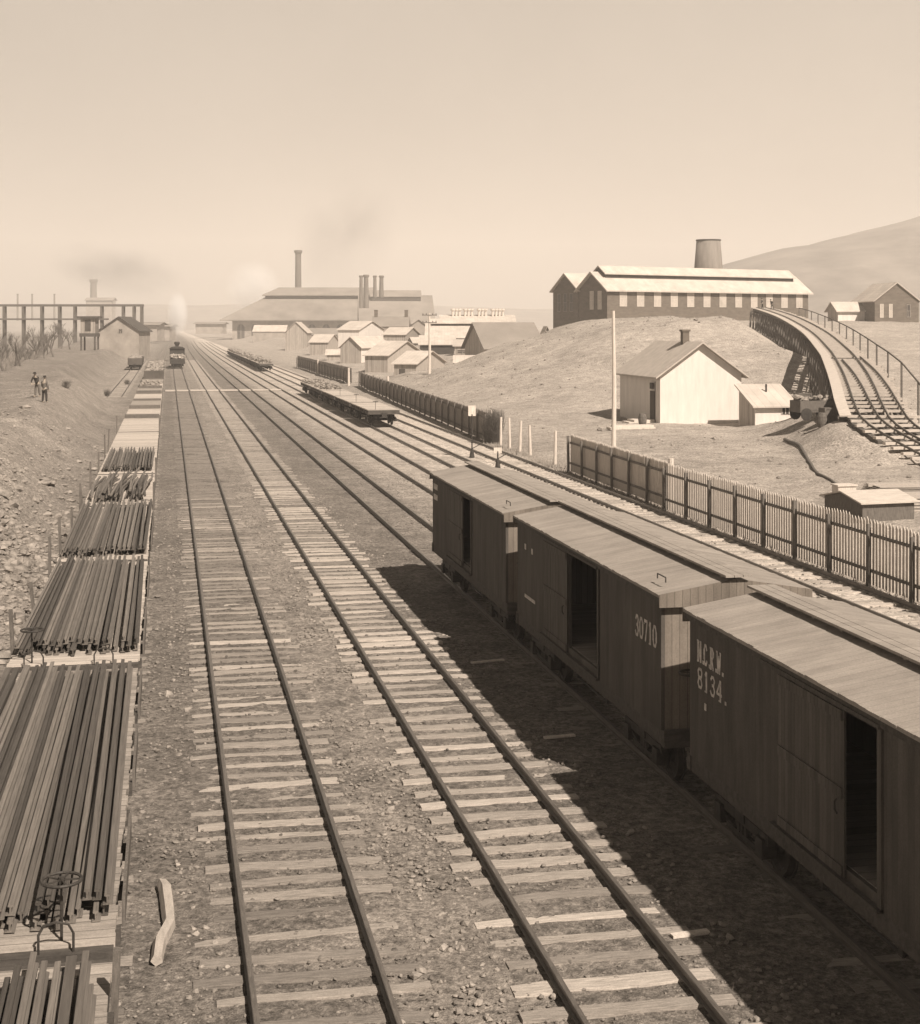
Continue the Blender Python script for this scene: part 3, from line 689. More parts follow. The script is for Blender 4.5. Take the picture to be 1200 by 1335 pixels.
for k in range(6):
    c = copy_tree(proto); put(c, T0, 107 + 12.4 * k); tag(c, FL[k], 'flatcar', GA)
    if k % 2:
        dk = [q for q in c.children if q.name.startswith('deck')][0]; dk.data = dk.data.copy(); dk.data.materials[0] = M['deckdull']
    for sd_ in (-1, 1):
        mb = MB(); mb.box(-1.15, 1.15, sd_ * 5.72 - .05, sd_ * 5.72 + .05, 1.21, 1.21 + (.12 if k % 3 else .26)); mb.build('end_board', M['stake'], c)
    if k == 4: heap(c, 'stone', 70, hmax=.4)
rail_load(T0, 9.3, 'dark rail in the load cut off by the bottom edge', 'rails on the flatcar at the bottom edge', n=19, w=2.25, L=10.0, z=1.22, fan=.02, layers=2)
rail_load(T0, 21.2, 'long rail in the load on the flatcar with the big brake wheel', 'rails on the flatcar with the big brake wheel', n=19, w=2.2, L=10.9, rag=.12, layers=2, z=1.21, fan=.008)
rail_load(T0, 33.9, 'rail in the second load back, behind the bare pale plank strip', 'rails on the second loaded flatcar', n=19, w=2.25, L=10.3, rag=.16, layers=2, fan=.012)
rail_load(T0, 46.2, 'rail in the third load back, split into two bundles', 'rails on the third loaded flatcar', n=16, w=2.3, L=10.8, rag=.16, layers=2, split=.05)
rail_load(T0, 69.0, 'rail in the farthest load, beyond the tangled bars', 'rails on the farthest loaded flatcar', n=16, w=2.15, L=9.4, rag=.2, layers=2)
for i in range(44):
    mb = MB(); a = random.uniform(-1.05, .95); ln = random.uniform(5.5, 8.5); bow = random.uniform(-.35, .1); yb = -5 + random.uniform(0, 1.2); dx = random.uniform(-.1, .5)
    zz = 1.25 + .06 * (i // 9) + random.uniform(0, .05)
    mb.tube([(a, yb, zz), (a + dx * .3 + bow * .3, yb + ln * .35, zz + .08), (a + dx * .7 + bow * .2, yb + ln * .7, zz + .05), (min(a + dx, 1.1), yb + ln, zz)], random.uniform(.03, .055), 6)
    o = mb.build('bent_bar', M['load']); o.location = (T0, 57.8, 0); tag(o, 'bent bar in the tangled pile on the flatcar', 'metal bar', 'bent bars in the tangled pile')
# pale bare plank sheet at the front of car C and blocks on B are the deck itself
def gondola(y, x, label, group):
    c = empty('gondola_car', (x, y, 0), label=label, cat='gondola car', group=group); mb = MB()
    mb.box(-1.2, 1.2, -4.5, 4.5, .75, 1.1); mb.box(-1.2, -1.12, -4.5, 4.5, 1.1, 1.9); mb.box(1.12, 1.2, -4.5, 4.5, 1.1, 1.9); mb.box(-1.12, 1.12, -4.5, -4.42, 1.1, 1.9); mb.box(-1.12, 1.12, 4.42, 4.5, 1.1, 1.9)
    mb.build('body', M['side'], c); make_truck(c, 3); make_truck(c, -3); couplers(c, 4.5)
    mb = MB()
    for _ in range(140): mb.rock((random.uniform(-1, 1), random.uniform(-4.2, 4.2), 1.62 + random.uniform(0, .35)), random.uniform(.15, .35))
    mb.build('ore_load', M['stone'], c); return c
gondola(189, T0, 'dark loaded gondola at the far end of the flatcar row', 'gondola cars in the distance')
gondola(204, T0, 'second dark gondola at the far end of the flatcar row', 'gondola cars in the distance')
gondola(217, T0, 'third dark gondola, farther along the flatcar row', 'gondola cars in the distance')
gondola(230, T0, 'fourth dark gondola, last one of the flatcar row', 'gondola cars in the distance')
gondola(262, -5.6, 'dark gondola standing on the short siding by the bank', 'gondola cars in the distance')
gondola(275, -5.6, 'rear gondola on the short siding by the bank', 'gondola cars in the distance')
# flatcars on track five
GB = 'flatcars in the string right of centre'; GC = 'distant string of loaded flatcars before the mill'
base = make_flatcar(10.4, 'deck', label='nearest empty flatcar of the string by the board fence', group=GB, wheel=-.6, hoops=False); put(base, TRACKX['five'] + .1, 113)
NB = ['second flatcar of the string by the board fence, pale empty deck', 'third flatcar of the string by the board fence, first with rubble on its deck', 'fourth flatcar of the string by the board fence, rubble on its deck', 'farthest flatcar of the string by the board fence']
for k in range(4):
    c = copy_tree(base); put(c, TRACKX['five'] + .1, 113 + 11.4 * (k + 1)); tag(c, NB[k], 'flatcar', GB)
    if k >= 2: heap(c)
NC = ['nearest', 'second', 'third', 'fourth', 'fifth', 'sixth', 'seventh', 'eighth', 'ninth', 'tenth', 'eleventh', 'twelfth']
for k in range(12):
    c = copy_tree(base); put(c, TRACKX['five'] + .4, 250 + 11.4 * k); tag(c, NC[k] + ' flatcar of the distant loaded string before the big mill', 'flatcar', GC); heap(c, 'stone' if k < 5 else 'stone', 60, hmax=.6, big=.4)

# --- locomotive and tender on track one
def locomotive():
    x = TRACKX['one'] + .0
    t = empty('tender', (x, 268, 0), label='dark steam locomotive tender heaped with pale lumps on the left main track', cat='tender'); mb = MB()
    mb.box(-1.35, 1.35, -3.2, 3.2, .7, 1.0); mb.box(-1.3, 1.3, -3.1, 3.1, 1.0, 1.6); mb.build('tank', M['iron'], t)
    mb = MB(); mb.ring((0, 0, 2.22), 1.2, .05, 'Z', 4)
    mb = MB()
    for _ in range(160): mb.rock((random.uniform(-1.1, 1.1), random.uniform(-2.9, 2.9), 1.65 + .6 * random.random()), random.uniform(.2, .45))
    mb.build('coal', M['stone'], t); make_truck(t, 2); make_truck(t, -2); couplers(t, 3.2)
    mb = MB(); mb.lathe([(.17, 0), (.17, .2)], (.4, -3.35, 1.9), 'Y', 12); mb.build('lamp', M['shirt'], t)
    l = empty('steam_locomotive', (x, 277, 0), label='black steam locomotive with tall funnel seen from behind on the main track', cat='locomotive'); mb = MB()
    mb.box(-1.35, 1.35, -4.2, -2.1, 1.1, 3.3); mb.prism([(-1.5, 3.3), (1.5, 3.3), (1.0, 3.62), (0, 3.75), (-1.0, 3.62)], -4.5, -1.9); mb.build('cab', M['iron'], l)
    mb = MB(); mb.lathe([(.75, -2.1), (.75, 3.4), (.8, 3.4), (.8, 4.2), (.3, 4.3)], (0, 0, 2.05), 'Y', 20); mb.build('boiler', M['iron'], l)
    mb = MB(); mb.lathe([(.22, 2.8), (.22, 3.5), (.55, 4.2), (.55, 4.35), (.4, 4.5)], (0, 3.8, 0), 'Z', 16); mb.build('funnel', M['iron'], l)
    mb = MB(); mb.lathe([(.35, 2.7), (.38, 3.2), (.2, 3.5), (.02, 3.55)], (0, .8, 0), 'Z', 16); mb.build('dome', M['iron'], l)
    mb = MB(); mb.box(-1.0, 1.0, -4.2, 4.4, .9, 1.15); mb.prism([(-.9, .2), (.9, .2), (.3, .9), (-.3, .9)], 4.4, 5.3); mb.build('underframe', M['iron'], l)
    for y in (-1.8, .2):
        mb = MB()
        for s in (-1, 1): mb.lathe([(.75, s * .72), (.75, s * .86), (.6, s * .86), (.15, s * .9)], (0, y, .75), 'X', 20)
        mb.build('driving_wheel', M['iron'], l)
    make_truck(l, 3.2)
locomotive()

# ------------------------------------------------------------------ fences and posts
def picket_bay(root, a, b, h, pick, sl, gap, m_, zt, mat_rails='fpost'):
    """pickets and rails between a and b, root-local"""
    A = Vector(a); B = Vector(b); L = (B - A).length; d = (B - A) / L; n = max(2, int(L / pick)); mb = MB()
    for i in range(n):
        p = A + d * (i + .5) * L / n; w2 = (L / n) * sl / 2; hh = h + random.uniform(-.04, .04); ln = random.uniform(-.012, .012); zb = terr(p.x + root.location.x, p.y + root.location.y) - root.location.z + gap
        x0, x1 = .0, .022; q0 = p - d * w2; q1 = p + d * w2; c_ = p
        vs = []
        for x in (x0, x1):
            vs += [(q0.x + x, q0.y, zb), (q1.x + x, q1.y, zb), (q1.x + x, q1.y + ln, hh - .1), (c_.x + x, c_.y + ln, hh), (q0.x + x, q0.y + ln, hh - .1)]
        mb.add(vs, [(0, 1, 2, 3, 4), (9, 8, 7, 6, 5), (0, 5, 6, 1), (1, 6, 7, 2), (2, 7, 8, 3), (3, 8, 9, 4), (4, 9, 5, 0)])
    mb.build('picket_panel', M[m_], root)
    for z in zt:
        mb = MB(); mb.bar(A + Vector((-.035, 0, z)), B + Vector((-.035, 0, z)), .05, .09); mb.build('fence_rail', M[mat_rails], root)
def fence(pts, label, h, sp=2.55, pick=.19, sl=.6, gap=.08, m_='picket', zt=(.5, 1.55), name='picket_fence', group=None, thick=.11):
    x0, y0 = pts[0]; root = empty(name, (x0, y0, terr(x0, y0)), label=label, cat='fence', group=group)
    P_ = []
    for (a, b), (c, d) in zip(pts[:-1], pts[1:]):
        L = math.hypot(c - a, d - b); n = max(1, round(L / sp))
        for i in range(n): P_.append((a + (c - a) * i / n, b + (d - b) * i / n))
    P_.append(pts[-1]); Q = []
    for (a, b) in P_: Q.append(Vector((a - x0, b - y0, terr(a, b) - root.location.z)))
    for i, q_ in enumerate(Q):
        mb = MB(); mb.bar(q_ + Vector((-.12, 0, -.2)), q_ + Vector((-.12 + random.uniform(-.03, .03), random.uniform(-.03, .03), h - random.uniform(.05, .25))), thick, thick); mb.build('post', M['fpost'], root)
        if i < len(Q) - 1: picket_bay(root, q_, Q[i + 1], h, pick, sl, gap, m_, zt)
    return root
fence([(20.1, 24), (20.1, 57)], 'tall picket fence along the right edge, spaced pointed pickets', 2.0)
fence([(20.3, 57.3), (20.5, 73)], 'older closer boarded stretch of fence beyond the pale gate post', 2.0, sp=2.6, pick=.17, sl=.88, m_='picket')
fence([(20.5, 93.2), (21.6, 130), (22.9, 176)], 'dark board fence running behind the empty flatcars', 2.0, sp=3.0, pick=.2, sl=.93, m_='fboard', name='board_fence', zt=(.4, 1.6))
fence([(22.9, 184), (22.8, 262)], 'farthest board fence, in front of the small sheds', 2.0, sp=4, pick=.25, sl=.95, m_='fboard', name='board_fence')
def post(x, y, h, r, label, group=None, m_='wpost', name='post', lean=0, z0=None):
    z = terr(x, y) if z0 is None else z0; mb = MB(); mb.tube([(0, 0, -.3), (lean * .5, 0, h * .5), (lean, 0, h)], [r * 1.1, r, r * .85], 8)
    o = mb.build(name, M[m_]); o.location = (x, y, z); return tag(o, label, 'post', group)
post(20.35, 57.2, 2.15, .13, 'thick pale gate post standing in the line of the picket fence')
LBL = ['pale post nearest the dark brush in the fence gap', 'crooked grey post second from the dark brush', 'third pale post across the fence gap', 'fourth pale post across the fence gap, tallest looking', 'fifth pale post across the fence gap', 'lone pale post nearest the boarded fence end']
for i, (px, h) in enumerate([(641, 2.1), (653, 1.8), (665, 1.9), (678, 1.9), (692, 1.8), (724, 1.85)]):
    a = (px - 600) / F; t = 20.75 / (a * math.cos(TH) + math.sin(TH)); x, y = P(px, t); post(x, y, h, .085, LBL[i], 'pale posts across the gap in the fence', lean=random.uniform(-.1, .1))
for i, (px, t, lb) in enumerate([(459, 181, 'white gate post in the opening between the board fences'), (511, 150, 'thin white stake in front of the dark board fence'), (418, 225, 'small white stake before the farthest board fence')]):
    x, y = P(px, t); post(x - .4, y, 2.2, .14, lb, None)

def telegraph(px, t, top, label, arms=0, r=.13, zb=None):
    x, y = P(px, t); z = terr(x, y); h = Z(top, t) - z; c = empty('telegraph_pole', (x, y, z), label=label, cat='telegraph pole')
    mb = MB(); mb.tube([(0, 0, -.3), (.05, 0, h * .5), (0, 0, h)], [r * 1.15, r, r * .7], 10); mb.build('pole', M['wpost'], c)
    for k in range(arms):
        z_ = h - .3 - .9 * k; mb = MB(); mb.box(-.9, .9, -.16, -.08, z_, z_ + .1); a = mb.build('crossarm', M['stake'], c)
        for q_ in (-.8, -.4, .4, .8):
            mb = MB(); mb.lathe([(.03, z_ + .1), (.05, z_ + .14), (.05, z_ + .24), (.02, z_ + .27)], (q_, -.12, 0), n=8); mb.build('insulator', M['dglass'], a)
    return c
telegraph(800, 74, 405, 'tall bare white pole behind the fence, left of the white house', 0, .11)
telegraph(560, 176, 408, 'telegraph pole with crossarms behind the board fence', 2, .16)
telegraph(1170, 262, 395, 'thin pole beside the dark gabled house', 0, .1) if False else None
# switch stands
def switch_stand(x, y, h, label, target):
    c = empty('switch_stand', (x, y, -.15), label=label, cat='switch stand', group='switch stands between the tracks'); mb = MB()
    mb.lathe([(.16, 0), (.1, .35), (.06, .5)], n=8); mb.tube([(0, 0, .4), (0, 0, h)], .04, 6); mb.build('mast', M['iron'], c)
    mb = MB(); mb.bar((0, 0, .5), (.5, .1, .75), .04, .04); mb.build('lever', M['iron'], c)
    mb = MB(); mb.box(-.22, .22, -.015, .015, h - .1, h + target); mb.build('target_board', M['wpost'], c)
switch_stand(17.25, 82.5, 2.5, 'tall switch stand with pale target behind the far boxcar', .5)
switch_stand(17.3, 76, .9, 'low switch stand between the last two tracks', .2)

# dark leafless brush at the end of the board fence
def shrub(x, y, h, w, n, label, m_='bark', group=None):
    z = terr(x, y); mb = MB(); rr = random.Random(int(x * 10 + y))
    for _ in range(n):
        a = rr.random() * 6.3; l = rr.uniform(.4, 1) * h; sx = math.cos(a) * w * rr.random(); sy = math.sin(a) * w * rr.random()
        b = Vector((sx * .5, sy * .5, 0)); e = Vector((sx, sy, l)); m = (b + e) / 2 + Vector((rr.uniform(-.1, .1), rr.uniform(-.1, .1), 0)); mb.tube([b, m, e], [.018, .012, .004], 3, caps=False)
        for q in range(3):
            s = b.lerp(e, rr.uniform(.3, .9)); mb.tube([s, s + Vector((rr.uniform(-.3, .3), rr.uniform(-.3, .3), rr.uniform(.05, .4)))], [.008, .003], 3, caps=False)
    o = mb.build('shrub', M[m_]); o.location = (x, y, z); return tag(o, label, 'shrub', group)
shrub(20.6, 92, 2.3, .9, 420, 'dark leafless brush clump where the board fence ends')
shrub(21.4, 95.5, 2.0, .8, 260, 'smaller brush clump behind the end of the board fence')
x, y = P(562, 215); shrub(x, y, 2.0, 3.0, 300, 'dark round bush beside the telegraph pole and low sheds')

# ------------------------------------------------------------------ buildings
def building(name, label, cat, x, y, rz, w, d, h, rise, ridge='y', zb=None, wall='greywall', wall_side=None, roof='shingle', over=.35, th=.12, wins=(), doors=(), chimneys=(), monitor=None, group=None, deep=1.5, roof_open=False, gmat=None):
    """front left corner at x,y; local +x along the front, +y into the depth. ridge along 'x' or 'y'. wins: (face, u, z, w, h, material)"""
    z0 = terr(x, y) if zb is None else zb
    c = empty(name, (x, y, z0), rz, label=label, cat=cat, group=group)
    if ridge == 'y': gab = lambda yy, a, b, mb: mb.prism([(.0, -deep), (w, -deep), (w, h), (w / 2, h + rise), (0, h)], a, b, 'Y')
    t_ = .2
    # front + back
    mb = MB()
    for a, b in ((0, t_), (d - t_, d)):
        mb = MB()
        if ridge == 'y': mb.prism([(0, -deep), (w, -deep), (w, h), (w / 2, h + rise), (0, h)], a, b, 'Y')
        else: mb.box(0, w, a, b, -deep, h)
        mb.build('wall', M[wall], c)
    for a, b in ((0, t_), (w - t_, w)):
        mb = MB()
        if ridge == 'y': mb.box(a, b, t_ + .002, d - t_ - .002, -deep, h)
        else: mb.prism([(t_ + .002, -deep), (d - t_ - .002, -deep), (d - t_ - .002, h + t_ * 2 * rise / d - .01), (d / 2, h + rise - .01), (t_ + .002, h + t_ * 2 * rise / d - .01)], a, b, 'X')
        mb.build('wall', M[wall_side or wall], c)
    s = w if ridge == 'y' else d; l = d if ridge == 'y' else w; ax = 'Y' if ridge == 'y' else 'X'; k = rise / (s / 2); e = over; z_ = h + .004
    mb = MB(); mb.prism([(-e, z_ - k * e), (s / 2, z_ + rise), (s + e, z_ - k * e), (s + e, z_ - k * e + th), (s / 2, z_ + rise + th), (-e, z_ - k * e + th)], -e, l + e, ax)
    rf = mb.build('roof', M[roof], c)
    for (px_, py_, cw, ch, top) in chimneys:
        mb = MB(); mb.box(px_ - cw / 2, px_ + cw / 2, py_ - cw / 2, py_ + cw / 2, h, top); mb.box(px_ - cw / 2 - .07, px_ + cw / 2 + .07, py_ - cw / 2 - .07, py_ + cw / 2 + .07, top, top + .15); mb.build('chimney', M['brick'], rf)
    if monitor:
        mw, mh, inset, mroof = monitor; mr = rise * mw / s; zb_ = h + rise * (1 - mw / s) - .1
        mb = MB(); 
        mb.prism([(s / 2 - mw / 2, zb_), (s / 2 + mw / 2, zb_), (s / 2 + mw / 2, zb_ + mh), (s / 2, zb_ + mh + mr), (s / 2 - mw / 2, zb_ + mh)], inset, l - inset, ax); mo = mb.build('clerestory', M['darkroof'], c)
        mb = MB(); q_ = mw / 2 + .45; kk = mr / (mw / 2); zz = zb_ + mh + .01
        mb.prism([(s / 2 - q_, zz - kk * .45), (s / 2, zz + mr), (s / 2 + q_, zz - kk * .45), (s / 2 + q_, zz - kk * .45 + .18), (s / 2, zz + mr + .18), (s / 2 - q_, zz - kk * .45 + .18)], inset - .4, l - inset + .4, ax); mb.build('roof', M[mroof], mo)
    for (face, u, zc, ww, hh, m_) in wins:
        mb = MB(); fr = .08 if ww < 2 else .14
        if face == 'F': mb.box(u - ww / 2, u + ww / 2, -.05, -.004, zc - hh / 2, zc + hh / 2); rim = lambda a, b, c_, d_: (a, b, -.08, -.051, c_, d_)
        else: mb.box(-.05, -.004, u - ww / 2, u + ww / 2, zc - hh / 2, zc + hh / 2); rim = lambda a, b, c_, d_: (-.08, -.051, a, b, c_, d_)
        o = mb.build('window', M[m_], c); mb = MB()
        mb.box(*rim(u - ww / 2 - fr, u - ww / 2, zc - hh / 2 - fr, zc + hh / 2 + fr)); mb.box(*rim(u + ww / 2, u + ww / 2 + fr, zc - hh / 2 - fr, zc + hh / 2 + fr))
        mb.box(*rim(u - ww / 2, u + ww / 2, zc + hh / 2, zc + hh / 2 + fr)); mb.box(*rim(u - ww / 2, u + ww / 2, zc - hh / 2 - fr, zc - hh / 2)); mb.box(*rim(u - ww / 2, u + ww / 2, zc - .03, zc + .03)); mb.box(*rim(u - .03, u + .03, zc - hh / 2, zc - .03))
        mb.build('frame', M['wpost'] if m_ != 'dglass' else M['greywall'], o)
    for (face, u, ww, hh, m_) in doors:
        mb = MB()
        if face == 'F': mb.box(u - ww / 2, u + ww / 2, -.06, -.004, 0, hh)
        else: mb.box(-.06, -.004, u - ww / 2, u + ww / 2, 0, hh)
        mb.build('door', M[m_], c)
    return c
# white house
hx, hy = P(861, 104); hz = .45
house = building('white_house', 'white gabled house below the slag mound, brick chimney on its ridge', 'house', hx, hy, 0, 6.15, 9.4, 3.55, 2.2, 'y', hz, 'whitewash', 'whitewash', 'shingle', .45, .12,
    doors=[('S', 1.6, .95, 2.3, 'door')], chimneys=[(3.0, 3.1, .5, 0, 6.6)])
mb = MB(); mb.box(-.03, -.005, 1.0, 1.1, 0, 3.0); mb.box(-.14, -.062, 1.2, 1.9, 2.45, 2.9); mb.build('door_hood', M['frame'], house)
mb = MB(); mb.box(-1.6, -.06, 1.0, 2.6, -.1, .25); mb.box(-2.0, -1.6, 1.0, 2.6, -.1, .1); mb.build('step', M['wpost'], house)
# shed against the house
sx, sy = P(985, 99.6)
shed = empty('lean_shed', (sx, sy, hz), label='small white shed with sloping pale roof against the right of the white house', cat='shed')
w_, d_ = 2.85, 2.9
mb = MB(); mb.box(0, w_, 0, .12, -1, 1.55); mb.build('wall', M['whitewash'], shed); mb = MB(); mb.box(0, w_, d_ - .12, d_, -1, 2.75); mb.build('wall', M['whitewash'], shed)
for a in (0, w_ - .12): mb = MB(); mb.prism([(.122, -1), (d_ - .122, -1), (d_ - .122, 2.72), (.122, 1.58)], a, a + .12, 'X'); mb.build('wall', M['greyside'], shed)  # sides greyer than the white front: shade put into the colour
mb = MB(); mb.prism([(-.35, 1.42), (d_ + .1, 2.82), (d_ + .1, 2.92), (-.35, 1.52)], -.3, w_ + .3, 'X'); mb.build('roof', M['paleroof'], shed)
mb = MB(); mb.tube([(w_ * .55, 1.8, 2.2), (w_ * .55, 1.8, 2.95)], .07, 8); mb.build('stove_pipe', M['iron'], shed)
mb = MB(); mb.box(w_ - .9, w_ - .12, -.04, -.003, .95, 1.4); wv = mb.build('window', M['dglass'], shed)
mb = MB()
for u in (0, .26, .52, .78): mb.box(w_ - .91 + u - .02, w_ - .91 + u + .02, -.06, -.041, .95, 1.4)
mb.build('frame', M['whitewash'], wv)

# ---- brick mill on the mound
c1, s1 = math.cos(TH), math.sin(TH)
mx0, my0 = P(792, 262)
rot = math.atan2(25.7, 42.3) - TH
def mill_wins(n, u0, du, zc, ww, hh, m_): return [('F', u0 + du * i, zc, ww, hh, m_) for i in range(n)]
mzb = 7.2; eh = 14.15 - mzb
building('brick_mill', 'long mill on the mound with pale roof, clerestory and a row of pale windows', 'mill building', mx0, my0, rot, 49.5, 8.6, eh, 3.0, 'x', mzb, 'brick', 'brick', 'paleroof', .7, .25,
    wins=mill_wins(12, 3.6, 3.95, eh - 1.75, 1.5, 2.6, 'glass') + [('S', 2.2, eh - 2.0, 1.0, 3.2, 'glass'), ('S', 4.6, eh - 2.0, 1.0, 3.2, 'glass')], monitor=(3.4, 1.3, 1.5, 'paleroof'), deep=3)
dx_, dy_ = -math.sin(rot), math.cos(rot)
building('brick_mill', 'narrower brick wing with steep gable at the left end of the mill on the mound', 'mill building', mx0 + dx_ * 8.75, my0 + dy_ * 8.75, rot, 46, 8.2, eh, 3.0, 'x', mzb, 'brick', 'brick', 'paleroof', .5, .25,
    wins=[('S', 2.2, eh - 2.3, .9, 3.2, 'dglass'), ('S', 4.2, eh - 2.3, .9, 3.2, 'dglass'), ('S', 6.2, eh - 2.3, .9, 3.2, 'dglass')], deep=5)
# round tank / stack behind
tx, ty = P(924, 330); c = empty('water_tank', (tx, ty, 8), label='wide tapering round tower rising behind the mill roof', cat='tower')
mb = MB(); zt_ = Z(313, 330) - 8; mb.lathe([(3.45, 0), (3.3, zt_ * .6), (2.7, zt_)], n=28); mb.build('tank', M['cone'], c, True)
mb = MB(); mb.ring((0, 0, zt_), 2.72, .16, 'Z', 28); mb.build('rim', M['darkroof'], c)
# dark house right
dhx, dhy = P(1141, 272)
building('plank_house', 'dark gabled house with tall pale windows at the right edge on the hill', 'house', dhx, dhy, -.08, 8.6, 11, 4.2, 3.3, 'y', 8.0, 'brick', 'brick', 'paleroof', .35, .18,
    wins=[('F', 1.35, 2.3, .55, 2.4, 'glass'), ('F', 3.1, 2.3, .55, 2.4, 'glass'), ('F', 6.6, 2.3, .6, 2.2, 'dglass')])
bx, by = P(1093, 276)
building('open_shed', 'low pale roofed shed left of the dark gabled house', 'shed', bx, by, -.06, 6.6, 5, 2.3, 1.5, 'x', 8.1, 'whitewash', 'greyside', 'paleroof', .5, .2)

# ---- small works buildings in the middle distance
def B(px0, px1, tb, yb, ye, yr, **k):
    """front from px0 to px1 at depth tb; base, eave and ridge heights from their image rows"""
    x, y = P(px0, tb); a, b = P(px1, tb); w0 = math.hypot(a - x, b - y); zb = Z(yb, tb)
    d = k.pop('d', 8); rz = k.pop('rz', -TH); ridge = k.pop('ridge', 'x'); n = k.pop('name', 'shed'); lb = k.pop('label'); ct = k.pop('cat', 'shed')
    back = tb + d / 2
    return building(n, lb, ct, x, y, rz, w0, d, Z(ye, tb) - zb, Z(yr, back) - Z(ye, tb), ridge, zb, **k)
B(476, 509, 222, 486, 463, 445, d=13, rz=-TH - .4, label='white roofed shed with a grey plank front, beside the fence', roof='paleroof', wall='greywall', group='small sheds behind the fence')
B(514, 545, 200, 497, 474, 458, d=11, rz=-TH - .35, label='low pale roofed shed nearest the telegraph pole', roof='paleroof', wall='greywall', group='small sheds behind the fence', doors=[('F', 1.2, .9, 1.7, 'door')])
B(444, 473, 275, 475, 452, 439, d=14, ridge='y', rz=-TH - .35, label='narrow gabled shed with a bright wall, left of the white roofed shed', wall='greywall', wall_side='whitewash', roof='paleroof', group='small sheds behind the fence')
B(441, 470, 330, 452, 430, 419, d=16, ridge='x', rz=-TH - .3, label='long white shed rising behind the narrow gabled shed', wall='whitewash', roof='paleroof', group='small sheds behind the fence')
B(486, 532, 380, 452, 425, 413, d=10, label='plain grey roofed building with a chimney at each end', name='workshop', cat='workshop', wall='millwall', roof='millroof', chimneys=[(.6, 5, .9, 0, 9.5), (8.6, 5, .9, 0, 9.5)], group='workshops behind the sheds')
B(548, 592, 250, 466, 449, 438, d=9, label='shed with a dark open front and long pale roof, right of the telegraph pole', roof='paleroof', wall='door', group='small sheds behind the fence')
B(593, 619, 238, 468, 451, 443, d=8, label='small grey building left of the large plain gabled barn', wall='greywall', roof='shingle', group='small sheds behind the fence', wins=[('F', 1.3, 1.2, 1.6, .5, 'dglass')])
B(556, 626, 285, 452, 440, 421, d=13, label='wide low workshop roof with a dark strip under its ridge', roof='paleroof', wall='door', name='workshop', cat='workshop', group='workshops behind the sheds', monitor=(3, .8, 1, 'paleroof'))
B(575, 672, 330, 440, 421, 411, d=14, label='long workshop with vents on its ridge and a dark gable edge', roof='paleroof', wall='door', name='workshop', cat='workshop', group='workshops behind the sheds', rz=-TH + .02)
B(634, 712, 214, 466, 453, 421, d=13, label='large plain gabled barn half hidden by the mound', wall='millwall', wall_side='greyside', roof='millroof', name='barn', cat='barn', rz=-TH + .24, over=.5)
B(594, 636, 190, 482, 477, 464, d=8, label='low white roof at the foot of the mound', roof='paleroof', wall='greywall', group='small sheds behind the fence')
B(372, 400, 420, 452, 433, 420, d=14, ridge='y', label='grey gabled shed before the big rolling mill', wall='greywall', roof='shingle', group='small sheds behind the fence', name='shed')
B(426, 444, 300, 472, 462, 456, d=4, label='tiny white roofed hut between fence and sheds', wall='greywall', roof='paleroof', group='small sheds behind the fence')
B(398, 440, 480, 447, 436, 428, d=12, label='low range of offices between the mill and the white shed', wall='millwall', roof='millroof', name='workshop', cat='workshop', group='workshops behind the sheds', wins=[('F', 1.6 + 2.2 * i, 1.5, 1, 1.4, 'dglass') for i in range(5)])
B(707, 721, 262, 452, 441, 426, d=12, ridge='y', label='dark gable end peeping over the mound left of the brick mill', wall='brick', roof='paleroof', name='workshop', cat='workshop')
B(404, 428, 350, 458, 446, 436, d=10, rz=-TH - .2, label='pale roofed store left of the tiny hut, behind the farthest board fence', wall='greywall', roof='paleroof', group='small sheds behind the fence')
B(500, 530, 330, 447, 436, 427, d=10, rz=-TH - .3, label='low grey shed below the workshop with two chimneys', wall='greywall', roof='paleroof', group='small sheds behind the fence')
B(532, 560, 400, 440, 427, 417, d=12, ridge='y', label='hazy gabled store between the workshop and the long vented roof', wall='millwall', roof='millroof', group='workshops behind the sheds', name='workshop', cat='workshop')
B(540, 562, 300, 458, 447, 440, d=7, rz=-TH + .2, label='small lean shed left of the dark fronted shed', wall='greywall', roof='paleroof', group='small sheds behind the fence')
B(330, 372, 620, 444, 432, 424, d=12, label='low engine house in front of the rolling mill wall', wall='millwall', roof='paleroof', group='workshops behind the sheds', name='workshop', cat='workshop')
for i, px in enumerate((595, 611, 629, 647)):
    x, y = P(px, 336); c = empty('roof_vent', (x, y, Z(412, 336)), label=['first', 'second', 'third', 'last'][i] + ' pale vent cluster from the left on the long workshop ridge', cat='roof vent', group='vents along the workshop ridge')
    for k in range(3 if i < 3 else 4):
        mb = MB(); mb.lathe([(.28, -1.0), (.28, 1.2), (.5, 1.3), (.5, 1.7)], (k * .8 - .8, 0, 0), n=10); mb.build('pipe', M['wpost'], c)

# ---- the big rolling mill
rx, ry = P(303, 760); rz_ = -TH + .02; rzb = Z(444, 760)
eh2 = Z(417, 760) - rzb
mills = empty('rolling_mill', (rx, ry, rzb), rz_, label='huge rolling mill hall with hipped slate roof behind the far flatcars', cat='mill building')
def hip_roof(x0, x1, y0, y1, z0, z1, hx, parent, th=.5, m_='millroof'):
    ym = (y0 + y1) / 2; mb = MB()
    for q in (0, th): mb.v += [(x0, y0, z0 + q), (x1, y0, z0 + q), (x1, y1, z0 + q), (x0, y1, z0 + q), (x0 + hx, ym, z1 + q), (x1 - hx * .35, ym, z1 + q)]
    top = [(0, 1, 5, 4), (1, 2, 5), (2, 3, 4, 5), (3, 0, 4)]; mb.f = [tuple(i + 6 for i in f) for f in top] + [tuple(reversed(f)) for f in top] + [(0, 1, 7, 6), (1, 2, 8, 7), (2, 3, 9, 8), (3, 0, 6, 9)]
    mb.mi = [0] * len(mb.f); return mb.build('roof', M[m_], parent)
W2, D2 = 78, 54
